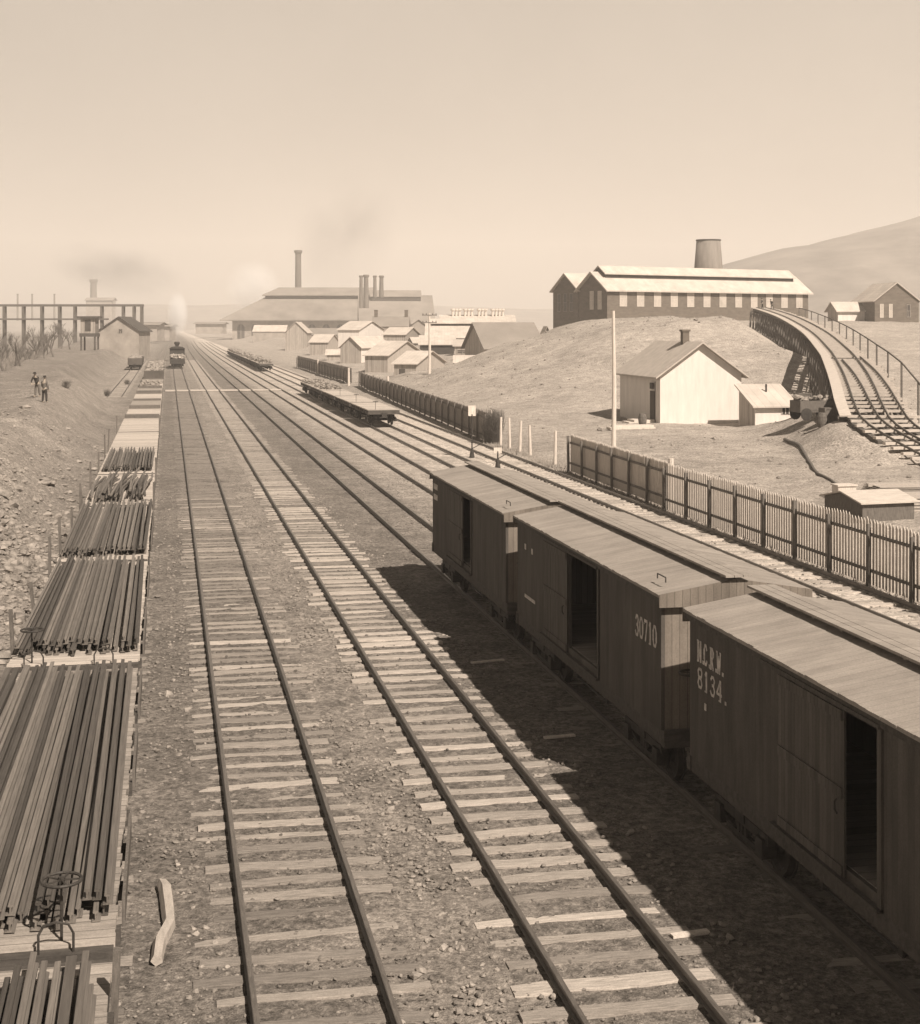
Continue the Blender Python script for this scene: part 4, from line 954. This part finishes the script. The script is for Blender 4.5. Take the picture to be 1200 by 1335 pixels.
for a, b, c_, d_ in ((0, W2, 0, .6), (0, W2, D2 - .6, D2), (0, .6, .602, D2 - .602), (W2 - .6, W2, .602, D2 - .602)): mb = MB(); mb.box(a, b, c_, d_, -3, eh2); mb.build('wall', M['millwall' if c_ in (0, D2 - .6) else 'brick'], mills)
rfm = hip_roof(-6, W2 + 4, -4.5, D2 + 4.5, eh2 - .4, eh2 + 14.8, 26, mills)
mb = MB(); mb.box(15, W2 - 4, D2 / 2 - 8, D2 / 2 + 8, eh2 + 9.2, eh2 + 13.2); mo = mb.build('clerestory', M['darkroof'], mills)
hip_roof(13.5, W2 - 2, D2 / 2 - 10, D2 / 2 + 10, eh2 + 13.0, eh2 + 17.2, 8, mo)
for i in range(8):
    u = 4.5 + 7.4 * i; mb = MB(); mb.prism([(u - 1.9, 1.0), (u + 1.9, 1.0), (u + 1.9, 7.0), (u + 1.2, 8.2), (u, 8.7), (u - 1.2, 8.2), (u - 1.9, 7.0)], -.1, -.01); wv = mb.build('window', M['dglass'], mills)
    mb = MB(); mb.box(u - .12, u + .12, -.2, -.101, 1.0, 8.5); mb.build('mullion', M['millwall'], wv)
B(476, 560, 690, 447, 418, 385, d=50, rz=-TH + .08, label='second hazy mill hall to the right of the huge rolling mill', name='rolling_mill', cat='mill building', wall='millwall', roof='millroof', monitor=(12, 2.5, 3, 'millroof'), over=3)
def stack(px, t, top, yb, r, label, group=None, m_='stackm'):
    x, y = P(px, t); zb = Z(yb, t); h = Z(top, t) - zb; c = empty('chimney_stack', (x, y, zb), label=label, cat='chimney', group=group)
    mb = MB(); mb.lathe([(r * 1.15, -2), (r * .92, h * .9), (r * .92, h - r)], n=18); mb.build('shaft', M[m_], c, False)
    mb = MB(); mb.lathe([(r * 1.0, h - r), (r * 1.25, h - r * .8), (r * 1.25, h - .2), (r * 1.05, h)], n=18); mb.build('crown', M[m_], c, False)
    return c
stack(389, 800, 326, 440, 1.75, 'tallest lone chimney rising behind the rolling mill roof')
for i, (px, tp, lb, r) in enumerate([(471, 359, 'first and thinnest of the four mill stacks from the left', 1.0), (477.5, 358, 'second of the four mill stacks, thick and dark', 1.4), (489, 359, 'third of the four mill stacks', .95), (497.5, 359, 'rightmost of the four mill stacks', 1.2)]):
    stack(px, 660, tp, 396 if i < 2 else 382, r * .8, lb, 'four stacks at the right end of the rolling mill')
    # stacks stand on furnace houses whose foot is hidden below the roof line
stack(122, 1500, 364, 418, 3.4, 'faint distant chimney above the haze at the left', None, 'stackm')
for (a, b, t, yb, ye, yr, lb) in [(112, 146, 1480, 420, 391, 388, 'faint distant furnace house beside the hazy chimney'), (255, 290, 900, 432, 422, 420, 'long low distant shed left of the rolling mill'),
                                  (178, 221, 720, 440, 425, 422, 'distant flat roofed shed beyond the gondolas'), (140, 205, 640, 440, 423, 420, 'low dark roofed shed behind the gabled hut')]:
    B(a, b, t, yb, ye, yr, d=16, label=lb, name='distant_shed', cat='shed', wall='millwall', roof='millroof', over=1.5)
for px, t in ((23, 1300), (42, 1350), (71, 1320)): stack(px, t, 383, 415, .8, {23: 'leftmost faint thin chimney on the skyline', 42: 'second faint thin chimney on the left skyline', 71: 'third faint thin chimney on the left skyline'}[px])
# gabled hut and signal hut on the bank
B(129, 181, 330, 458, 431, 414, d=12, ridge='y', label='gabled hut with dark eaves at the far end of the bank', name='hut', cat='hut', wall='millwall', roof='darkroof', over=.5, th=.25, wins=[('F', 4.9, 4.6, .8, .8, 'dglass')], deep=3)
sx, sy = P(117, 300); c = empty('watch_hut', (sx, sy, terr(sx, sy)), -TH, label='square raised hut on legs with a flat dark roof, left of the gabled hut', cat='hut')
z1 = Z(440, 300) - c.location.z; z2 = Z(415, 300) - c.location.z
mb = MB(); mb.box(-1.5, 1.5, -1.5, 1.5, z1 + .9, z2); mb.build('cabin', M['greywall'], c); mb = MB(); mb.box(-2.1, 2.1, -2.1, 2.1, z2 + .002, z2 + .45); mb.build('roof', M['darkroof'], c)
mb = MB(); mb.box(-1.7, 1.7, -1.7, 1.7, z1 + .2, z1 + .898); mb.build('platform', M['frame'], c)
for a in (-1.4, 1.4):
    for b in (-1.4, 1.4): mb = MB(); mb.box(a - .15, a + .15, b - .15, b + .15, -.5, z1 + .198); mb.build('leg', M['frame'], c)
mb = MB(); mb.box(-.6, .6, -1.54, -1.503, z1 + 1.3, z2 - .4); mb.build('window', M['dglass'], c)
# coal trestle across the left distance
tr = empty('coal_trestle', (*P(0, 450), 0), -TH, label='long double-decked timber trestle on posts across the left distance', cat='trestle')
sc = 450 / F; zt2 = Z(398, 450); zt1 = Z(416, 450)
def uu(px): return (px - 0) * sc
mb = MB(); mb.box(uu(-60), uu(187), -1, 1, zt2 - .35, zt2 + .35); mb.build('upper_deck', M['timber'], tr)
mb = MB(); mb.box(uu(-60), uu(140), -2, 2, zt1 - .25, zt1 + .25); mb.build('lower_deck', M['timber'], tr)
for px in (-40, -20, 6, 31, 55, 78, 98, 133, 161, 175, 185):
    mb = MB()
    for q in (-.9, .9): mb.box(uu(px) - .3, uu(px) + .3, q - .3, q + .3, -2, zt2 - .36)
    mb.build('bent', M['timber'], tr)

# ------------------------------------------------------------------ inclined trestle railway on the right
inc = empty('incline_trestle', (0, 0, 0), label='curving inclined timber trestle carrying rails up to the mill on the mound', cat='trestle')
def frame_at(i):
    p = RPATH[i]; d = (RPATH[min(i + 1, len(RPATH) - 1)] - RPATH[max(i - 1, 0)]); d.z = 0; d.normalize(); return p, d, d.cross(Vector((0, 0, 1))).normalized()
cum = [0]
for i in range(1, len(RPATH)): cum.append(cum[-1] + (RPATH[i] - RPATH[i - 1]).length)
def at(s_):
    i = min(max(int(np.searchsorted(cum, s_)) - 1, 0), len(RPATH) - 2); f_ = (s_ - cum[i]) / max(cum[i + 1] - cum[i], 1e-6)
    p = RPATH[i].lerp(RPATH[i + 1], f_); d = (RPATH[i + 1] - RPATH[i]); d.z = 0; d.normalize(); return p, d, d.cross(Vector((0, 0, 1))).normalized()
TOT = cum[-1]
def halfw(s_): return 2.15 - .5 * min(max((s_ - 12) / 40, 0), 1)     # second track merges uphill
# sleepers
ties = []; s_ = 2.0; k = 0; rest = MB()
while s_ < TOT - .3:
    p, d, n = at(s_); hw_ = halfw(s_) - .1; 
    if random.random() > .08:
        mb = MB() if k < 100 else rest
        mb.bar(p - n * (hw_ - .25) + Vector((0, 0, -.2)), p + n * (hw_ + random.uniform(-.15, .35)) + Vector((0, 0, -.2)), random.uniform(.22, .34), .14)
        if k < 100 and s_ > 5: mb.build('sleeper', M['rampdeck'], inc); k += 1
        elif k < 100: rest.v and None; rest.add(mb.v, mb.f)
    s_ += 1.05 + random.uniform(-.2, .2)
tag(rest.build('sleeper', M['rampdeck'], inc), kind='stuff')
def rail_line(off0, off1, name='rail', s0=0, s1=None):
    mb = MB(); path = []; s_ = s0
    while s_ < (s1 or TOT):
        p, d, n = at(s_); f_ = min(max((s_ - 10) / 45, 0), 1); path.append(p + n * (off0 + (off1 - off0) * f_)); s_ += 1.5
    sweep(mb, path, [(a * .9, b) for a, b in RAILP]); mb.build(name, M['rail'], inc)
rail_line(-1.15, -.75); rail_line(.4, .75); rail_line(.05, -.55, s1=48); rail_line(1.6, .95, s1=50)
# plank walk on the left and stringers
mb = MB(); prev = None; s_ = 20
vs = []; 
while s_ < TOT:
    p, d, n = at(s_); h_ = halfw(s_); vs.append((p - n * (h_ + .1) + Vector((0, 0, -.1)), p - n * (h_ - .55) + Vector((0, 0, -.1)))); s_ += 2
for (a, b), (c_, d_) in zip(vs[:-1], vs[1:]):
    q = Vector((0, 0, -.08)); mb.add([a, b, d_, c_, a + q, b + q, d_ + q, c_ + q], [(0, 1, 2, 3), (7, 6, 5, 4), (0, 4, 5, 1), (1, 5, 6, 2), (2, 6, 7, 3), (3, 7, 4, 0)])
mb.build('plank_walk', M['rampdeck'], inc)
for off in (-1.5, -.2, 1.2):
    mb = MB(); s_ = 16; pr = None
    while s_ < TOT:
        p, d, n = at(s_); a = p + n * off * (halfw(s_) / 2.0) + Vector((0, 0, -.45))
        if pr: mb.bar(pr, a, .3, .34)
        pr = a; s_ += 3
    mb.build('stringer', M['timber'], inc)
s_ = 17
while s_ < TOT:
    p, d, n = at(s_); h_ = halfw(s_); gz = terr(p.x, p.y)
    if p.z - gz > .7:
        mb = MB(); mb.bar(p - n * h_ + Vector((0, 0, -.75)), p + n * h_ + Vector((0, 0, -.75)), .34, .34)
        for o_ in (-.95, -.35, .35, .95):
            a = p + n * h_ * o_ + Vector((0, 0, -.9)); b = p + n * h_ * o_ * 1.12; b.z = terr(b.x, b.y) - .3; mb.bar(a, b, .25, .25)
        if p.z - gz > 2: mb.bar(p - n * h_ + Vector((0, 0, -1)), Vector((*(p + n * h_).xy, gz + .3)), .08, .26)
        mb.build('bent', M['timber'], inc)
    s_ += 4.2
# hand rail on the right
s_ = 16; pr = None; top = MB()
while s_ < TOT - 30:
    p, d, n = at(s_); b = p + n * (halfw(s_) + .8); g_ = terr(b.x, b.y); a = Vector((b.x, b.y, p.z + .7)); mb = MB(); mb.bar(Vector((b.x, b.y, g_ - .2)), a, .1, .1); mb.build('rail_post', M['stake'], inc)
    if pr: top.bar(pr, a, .06, .1)
    pr = a; s_ += 9
top.build('hand_rail', M['stake'], inc)
# machine / crates by the shed
def wagon(x, y, z, rz):
    c = empty('ore_wagon', (x, y, z), rz, label='small loaded ore wagon and gear parked right of the white shed', cat='wagon'); mb = MB()
    mb.box(-1.3, 1.3, -.6, .6, .5, .62); mb.box(-1.3, 1.3, -.62, -.56, .62, 1.2); mb.box(-1.3, 1.3, .56, .62, .62, 1.2); mb.box(-1.3, -1.24, -.56, .56, .62, 1.2); mb.box(1.24, 1.3, -.56, .56, .62, 1.2); mb.build('body', M['stake'], c)
    for a in (-.9, .9):
        for s in (-1, 1): mb = MB(); mb.lathe([(.38, s * .63), (.38, s * .68), (.1, s * .7)], (a, 0, .38), 'Y', 14); mb.build('wheel', M['iron'], c)
    mb = MB(); [mb.rock((random.uniform(-1.1, 1.1), random.uniform(-.45, .45), 1.1 + random.uniform(0, .3)), random.uniform(.15, .3)) for _ in range(30)]; mb.build('load', M['stone'], c)
x, y = P(1062, 88); wagon(x, y, terr(x, y), .1)
def crate(px, t, w, h, label):
    x, y = P(px, t); z = terr(x, y); mb = MB(); mb.box(-w / 2 + .02, w / 2 - .02, -.38, .38, .02, h - .02)
    for a in (-w / 2, w / 2 - .08):
        for b in (-.42, .38): mb.box(a, a + .08, b, b + .04, 0, h)
    for k in (0, h - .1, h / 2): mb.box(-w / 2 + .082, w / 2 - .082, -.41, -.381, k, k + .09)
    o = mb.build('crate', M['stake']); o.location = (x, y, z); tag(o, label, 'crate', 'crates beside the white shed')
crate(1047, 93, .9, 1.3, 'dark slatted crate standing close to the right wall of the shed'); crate(1080, 85, .8, .9, 'low crate between the wagon and the trestle foot')
def barrel(px, t, label):
    x, y = P(px, t); mb = MB(); mb.lathe([(.22, 0), (.28, .25), (.3, .42), (.28, .6), (.22, .85)], n=14); mb.ring((0, 0, .25), .285, .015, n=14); mb.ring((0, 0, .62), .285, .015, n=14); o = mb.build('barrel', M['stake']); o.location = (x, y, terr(x, y)); tag(o, label, 'barrel')
barrel(1072, 84, 'wooden barrel in front of the small ore wagon')
x, y = P(838, 101.5); barrel(838, 102.5, 'wooden barrel beside the steps of the white house')
mb = MB(); mb.box(-1.6, 1.6, -.5, .5, 0, .16); mb.box(-1.3, 1.5, -.4, .4, .162, .3); o = mb.build('board_stack', M['wpost']); x, y = P(823, 100); o.location = (x, y, terr(x, y) - .03); tag(o, 'pale stack of boards on the ground left of the white house', 'stacked boards')
# low timber platform and boxes behind the fence at the right edge
def slab_pile(px0, px1, t, y0, y1, label, rz=0):
    x, y = P((px0 + px1) / 2, t); w_ = (px1 - px0) * t / F; z = terr(x, y); h_ = max(Z(y0, t) - z, .3); mb = MB()
    mb.box(-w_ / 2, w_ / 2, -.05, .05, h_ - .1, h_); 
    n = 5
    for i in range(n): mb.box(-w_ / 2 + .05 * i, w_ / 2 - random.uniform(0, .3), -.9 + .05 * random.random(), .9, i * h_ / n + .01, (i + 1) * h_ / n - .03)
    o = mb.build('timber_pile', M['log']); o.location = (x, y, z); o.rotation_euler = (0, 0, rz); tag(o, label, 'timber pile')
slab_pile(1131, 1215, 62, 631, 650, 'pile of squared timbers behind the fence at the right edge', -.12)
slab_pile(1168, 1225, 57, 643, 660, 'shorter pile of boards in front of the squared timbers', -.1)
bx, by = P(1125, 53.5)
building('low_coop', 'low sloping roofed box just behind the pickets at the right edge', 'shed', bx, by, -TH + .3, 2.2, 2.6, .75, .28, 'x', terr(bx, by), 'stake', 'stake', 'rampdeck', .15, .05)
mb = MB(); a = Vector((*P(1024, 86), 0)); cc = Vector((*P(1112, 61), 0)); pts = []
for k in range(15):
    q = a.lerp(cc, k / 14); q.x += .25 * math.sin(k * .5); q.z = terr(q.x, q.y) + .05; pts.append(q)
mb.tube(pts, [.12 - .07 * k / 14 for k in range(15)], 8); o = mb.build('fallen_pole', M['stake']); tag(o, 'long dark pole lying on the ground in front of the white shed', 'pole')
mb = MB(); mb.box(-.4, .4, -.3, .3, 0, .5); mb.box(-.45, .45, -.35, .35, .502, .56); o = mb.build('box', M['wpost']); x, y = P(1101, 61); o.location = (x, y, terr(x, y)); tag(o, 'small pale box behind the fence at the end of the fallen pole', 'box')

# log between flatcars and the first track
mb = MB(); pts = [(-.13, 17.7, 0), (-.1, 18.2, 0), (.02, 18.75, 0), (.0, 19.3, 0), (-.03, 19.9, 0), (-.08, 20.15, 0)]
mb.tube([(a, b, terr(a, b) + .075) for a, b, _ in pts], [.075, .09, .085, .095, .095, .07], 5); o = mb.build('old_timber', M['log']); tag(o, 'crooked pale timber lying between the flatcar and the first track', 'timber')
# a few loose boards beside tracks
for i, (px, t, L, rz, lb) in enumerate([(900, 18.2, .5, 1.3, 'short stick lying in the shade of the nearest boxcar'), (975, 15.5, .6, 1.2, 'pale splinter of wood in the shade near the bottom right'), (640, 33, .8, 1.4, 'short board lying in the shade beside the middle boxcar'), (748, 27.0, .6, 1.3, 'small board by the rail under the numbered boxcar')]):
    x, y = P(px, t); x = min(x, 7.1) if i != 99 else x; mb = MB(); mb.box(-L / 2, L / 2, -.05, .05, 0, .035); o = mb.build('loose_board', M['wpost']); o.location = (x, y, terr(x, y) + .012); o.rotation_euler = (0, 0, rz - 1.2); tag(o, lb, 'board')

# ------------------------------------------------------------------ bare trees on the left
def tree_mesh(seed, h=7.5, maxlev=4, r0=.17):
    rr = random.Random(seed); tr_, cr = MB(), MB()
    def br(p, d, l, r, lev, mb):
        n = 3; pts = [p]; q = p
        for i in range(n):
            d = (d + Vector((rr.uniform(-.16, .16), rr.uniform(-.16, .16), rr.uniform(-.02, .12)))).normalized(); q = q + d * l / n; pts.append(q)
        mb.tube(pts, [r * (1 - .5 * i / n) for i in range(n + 1)], 6 if lev < 2 else 3, caps=False)
        if lev >= maxlev: return
        for k in range([3, 4, 4, 4][lev]):
            t = rr.uniform(.35, 1) if lev else rr.uniform(.55, 1); s = pts[0].lerp(pts[-1], t); s = pts[min(int(t * n), n)]
            a = rr.random() * 6.3; sp = rr.uniform(.35, .8); nd = (d + Vector((math.cos(a) * sp, math.sin(a) * sp, rr.uniform(0, .35)))).normalized()
            br(s, nd, l * rr.uniform(.55, .78), max(r * .5, .012), lev + 1, cr)
    base = Vector((0, 0, -.3))
    for k in range(rr.choice([1, 2, 2])):
        a = rr.random() * 6.3; br(base, Vector((math.cos(a) * .3, math.sin(a) * .3, 1)).normalized(), h * .42, r0, 0, tr_)
    return tr_, cr
TREES = []
for sd_ in (3, 8, 21):
    a, b = tree_mesh(sd_); root = empty('bare_tree'); a.build('trunk', M['bark'], root); b.build('crown', M['bark'], root); TREES.append(root)
SP = [(6, 168, 1.05, 0, 'bare forked tree nearest the left edge on the bank'), (27, 182, .9, 1, 'bare tree second from the left edge with close upright stems'), (-12, 172, 1.1, 2, 'leafless tree cut by the left picture edge'), (44, 215, .95, 0, 'slim bare tree behind the crest of the bank'),
      (58, 235, .9, 2, 'bushy leafless tree below the trestle'), (70, 250, .9, 1, 'leafless tree left of the raised hut, farther one'), (62, 275, .85, 0, 'short leafless tree beside the raised hut'), (16, 225, 1.1, 1, 'taller hazy bare tree behind the forked one'), (34, 262, 1.2, 2, 'hazy bare tree under the trestle posts'), (50, 290, 1.15, 0, 'far bare tree in the thicket'), (92, 300, 1.0, 2, 'bare tree touching the raised hut'), (3, 250, 1.25, 1, 'far bare tree at the left edge'), (66, 300, 1.2, 1, 'far bare tree in the middle of the thicket'), (80, 320, 1.1, 0, 'farthest bare tree of the thicket')]
for i, (px, t, s, k, lb) in enumerate(SP):
    o = TREES[k] if TREES[k].get('used') is None else copy_tree(TREES[k]); TREES[k]['used'] = 1
    x, y = P(px, t); o.location = (x, y, terr(x, y)); o.rotation_euler = (0, 0, i * 1.3); o.scale = (s, s, s); tag(o, lb, 'tree', 'bare trees behind the left bank')
for t_ in bpy.data.objects:
    if 'used' in t_: del t_['used']
# thicket (far mass nobody could count)
mb = MB(); rr = random.Random(4)
protos = []
for q_ in range(4):
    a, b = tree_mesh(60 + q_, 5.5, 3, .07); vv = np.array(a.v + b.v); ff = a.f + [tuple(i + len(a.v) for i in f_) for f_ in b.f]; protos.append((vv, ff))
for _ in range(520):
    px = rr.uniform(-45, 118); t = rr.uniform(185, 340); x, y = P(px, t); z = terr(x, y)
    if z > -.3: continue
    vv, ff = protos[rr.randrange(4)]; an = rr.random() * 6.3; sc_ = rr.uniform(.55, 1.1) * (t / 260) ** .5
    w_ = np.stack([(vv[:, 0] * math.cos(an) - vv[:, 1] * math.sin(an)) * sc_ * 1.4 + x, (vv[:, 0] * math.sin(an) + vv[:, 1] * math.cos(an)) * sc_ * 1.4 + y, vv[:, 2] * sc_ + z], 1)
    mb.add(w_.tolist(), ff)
tag(mb.build('thicket', M['hazed_bark']), 'hazy leafless thicket in the low ground behind the left bank', 'thicket', kind='stuff')
for i, (px, t, h) in enumerate([(140, 158, .8), (86, 118, .6), (166, 190, .7)]):
    x, y = P(px, t); shrub(x, y, h, .5, 45, ['dark tuft of brush on the bank slope by the siding', 'small dry tuft on the crest of the bank', 'tuft of brush beside the siding'][i], group=None)

# ------------------------------------------------------------------ people
def skin_obj(name, nodes, edges, m_, parent, sub=1):
    me_ = bpy.data.meshes.new(name); me_.from_pydata([n[0] for n in nodes], edges, []); me_.materials.append(m_)
    o = bpy.data.objects.new(name, me_); COL.objects.link(o); o.parent = parent
    md = o.modifiers.new('skin', 'SKIN'); md.use_smooth_shade = True
    for i, v in enumerate(me_.skin_vertices[0].data): v.radius = (nodes[i][1], nodes[i][1] * (nodes[i][2] if len(nodes[i]) > 2 else 1)); v.use_root = (i == 0)
    if sub: s = o.modifiers.new('sub', 'SUBSURF'); s.levels = sub; s.render_levels = sub
    return o
def person(x, y, rz, label, pose, shirt_m, trous_m, hat=True, z=None, bend_=0.0):
    z = terr(x, y) if z is None else z
    c = empty('person', (x, y, z), rz, label=label, cat='person')
    f = bend_; hip = (0, 0, .92); ch = (0, f * .35, 1.36 - f * .1); nk = (0, f * .45, 1.5 - f * .15); hd = (0, f * .5 + .02, 1.62 - f * .18)
    J = [(hip, .13, .8), ((0, f * .15, 1.12), .125, .75), (ch, .15, .7), (nk, .055), (hd, .085), ((0, hd[1], hd[2] + .1), .075)]
    E = [(0, 1), (1, 2), (2, 3), (3, 4), (4, 5)]
    L_ = {}
    for s in (-1, 1):
        st = pose.get('stride', .12) * s; kn = (s * .11, st * .5 + .03, .5); an = (s * .12, st, .08); i = len(J)
        J += [((s * .1, 0, .86), .09), (kn, .062), (an, .042), ((s * .13, st + .16, .04), .036)]; E += [(0, i), (i, i + 1), (i + 1, i + 2), (i + 2, i + 3)]
        sh = (s * .19, ch[1], ch[2] + .06); el, ha = pose['arm%d' % s]; i = len(J)
        J += [(sh, .056), (el, .042), (ha, .03)]; E += [(2, i), (i, i + 1), (i + 1, i + 2)]
        hv = Vector(ha); dr = (hv - Vector(el)).normalized(); sd__ = dr.orthogonal().normalized(); i2 = len(J); J.append((tuple(hv + dr * .06), .03)); E.append((i2 - 1, i2))
        for k in range(4): J.append((tuple(hv + dr * (.13 + .01 * (1.5 - abs(k - 1.5))) + sd__ * (k - 1.5) * .02), .009)); E.append((i2, len(J) - 1))
        J.append((tuple(hv + dr * .05 + sd__ * .055), .01)); E.append((i2 - 1, len(J) - 1)); L_[s] = (sh, el, ha, kn, an)
    body = skin_obj('body', J, E, M['skin'], c)
    N = [((0, f * .05, .88), .155, .85), ((0, f * .15, 1.12), .15, .8), (ch, .18, .75), (tuple(Vector(nk) - Vector((0, 0, .05))), .075)]; E = [(0, 1), (1, 2), (2, 3)]
    for s in (-1, 1): sh, el, ha, kn, an = L_[s]; i = len(N); N += [(sh, .075), (el, .06), (tuple(Vector(el).lerp(Vector(ha), .9)), .045)]; E += [(2, i), (i, i + 1), (i + 1, i + 2)]
    skin_obj('coat', N, E, M[shirt_m], body)
    N = [((0, 0, .94), .145, .8)]; E = []
    for s in (-1, 1): sh, el, ha, kn, an = L_[s]; i = len(N); N += [((s * .1, 0, .84), .105), (kn, .08), (an, .065)]; E += [(0, i), (i, i + 1), (i + 1, i + 2)]
    skin_obj('trousers', N, E, M[trous_m], body)
    mb = MB(); mb.lathe([(.012, -.02), (.02, .0), (.014, .02)], (0, hd[1] + .1, hd[2] + .02), 'Y', 6); mb.build('nose', M['skin'], body)
    if hat: mb = MB(); mb.lathe([(.17, 0), (.17, .015), (.1, .02), (.095, .11), (.06, .13)], (0, hd[1], hd[2] + .09), n=14); mb.build('hat', M['coat'], body)
    return c
x, y = P(49, 100)
person(x, y, 2.6, 'man in a dark coat and hat stooping on the bank, left of the other man', {'stride': .1, 'arm-1': ((-.25, .35, 1.12), (-.1, .5, .95)), 'arm1': ((.25, .35, 1.12), (.12, .5, .95))}, 'coat', 'trous', bend_=.6)
x, y = P(58, 97)
person(x, y, -.6, 'man in a grey jacket and dark trousers standing on the bank facing the stooping man', {'stride': .06, 'arm-1': ((-.28, .08, 1.12), (-.25, .28, 1.0)), 'arm1': ((.28, 0, 1.1), (.26, .1, .88))}, 'trous', 'coat')
for i, (s_, o_, lb) in enumerate([(TOT - 8, -.6, 'small dark figure of a worker at the top of the incline trestle'), (TOT - 13, .4, 'second worker crouching lower on the incline trestle')]):
    p, d, n = at(s_); person(p.x + n.x * o_, p.y + n.y * o_, 1.0 + i, lb, {'stride': .15, 'arm-1': ((-.28, .1, 1.12), (-.25, .25, .95)), 'arm1': ((.28, 0, 1.1), (.26, .1, .85))}, 'coat', 'coat', z=p.z - .13, bend_=.2 + .5 * i)

# ------------------------------------------------------------------ smoke, steam and haze
def cloud(name, label, cx, cy, cz, r, dens, colr, scale, thr=.42, rz=0, emis=0):
    mb = MB(); n = 12
    prof = [(math.sin(math.pi * k / n) * 1.0 + .001, -math.cos(math.pi * k / n)) for k in range(n + 1)]; mb.lathe(prof, n=20)
    m_ = bpy.data.materials.new(name); m_.use_nodes = True; t = m_.node_tree; t.nodes.clear(); out = t.nodes.new('ShaderNodeOutputMaterial'); v = t.nodes.new('ShaderNodeVolumePrincipled')
    tc = t.nodes.new('ShaderNodeTexCoord'); no = t.nodes.new('ShaderNodeTexNoise'); no.inputs['Scale'].default_value = scale; no.inputs['Detail'].default_value = 5; t.links.new(tc.outputs['Object'], no.inputs['Vector'])
    ln = t.nodes.new('ShaderNodeVectorMath'); ln.operation = 'LENGTH'; t.links.new(tc.outputs['Object'], ln.inputs[0])
    fa = t.nodes.new('ShaderNodeMapRange'); fa.inputs[1].default_value = 1.0; fa.inputs[2].default_value = .1; t.links.new(ln.outputs['Value'], fa.inputs[0])
    mr = t.nodes.new('ShaderNodeMapRange'); mr.inputs[1].default_value = thr; mr.inputs[2].default_value = thr + .25; t.links.new(no.outputs['Fac'], mr.inputs[0])
    mu = t.nodes.new('ShaderNodeMath'); mu.operation = 'MULTIPLY'; t.links.new(fa.outputs[0], mu.inputs[0]); t.links.new(mr.outputs[0], mu.inputs[1])
    m2 = t.nodes.new('ShaderNodeMath'); m2.operation = 'MULTIPLY'; t.links.new(mu.outputs[0], m2.inputs[0]); m2.inputs[1].default_value = dens; t.links.new(m2.outputs[0], v.inputs['Density'])
    v.inputs['Color'].default_value = colr; t.links.new(v.outputs[0], out.inputs['Volume'])
    o = mb.build(name, m_); o.location = (cx, cy, cz); o.scale = r; o.rotation_euler = (0, rz, 0); tag(o, label, name.replace('_', ' '), kind='stuff'); return o
x, y = P(232, 310); cloud('steam_cloud', 'bright steam rising over the distant locomotive', x, y + 6, Z(408, 310), (2.4, 5, 5.0), .5, (1, 1, 1, 1), 1.8, .2)
x, y = P(150, 1400); cloud('smoke', 'faint dark smoke drifting from the hazy chimney at the left', x, y, Z(352, 1400), (68, 40, 26), .03, (.35, .35, .35, 1), 1.6, .36, .15)
x, y = P(450, 720); cloud('smoke', 'faint grey smoke drifting above the mill stacks', x, y, Z(305, 720), (26, 26, 34), .022, (.3, .3, .3, 1), 1.5, .4, .5)
x, y = P(330, 800); cloud('steam_cloud', 'pale steam rising at the left of the mill roof', x, y, Z(374, 800), (16, 14, 16), .14, (1, 1, 1, 1), 1.5, .3)

if HAZE:
    mb = MB(); mb.box(-1700, 2700, -500, 3900, -6.2, 235); hz_ = mb.build('haze', bpy.data.materials.new('haze')); tag(hz_, kind='stuff')
    m_ = hz_.data.materials[0]; m_.use_nodes = True; t = m_.node_tree; t.nodes.clear(); out = t.nodes.new('ShaderNodeOutputMaterial'); v = t.nodes.new('ShaderNodeVolumePrincipled')
    v.inputs['Color'].default_value = (.99, .96, .93, 1); v.inputs['Density'].default_value = HAZE; v.inputs['Anisotropy'].default_value = 0.0; t.links.new(v.outputs[0], out.inputs['Volume'])
    hz_.display_type = 'WIRE'
print('objects', len(bpy.data.objects))
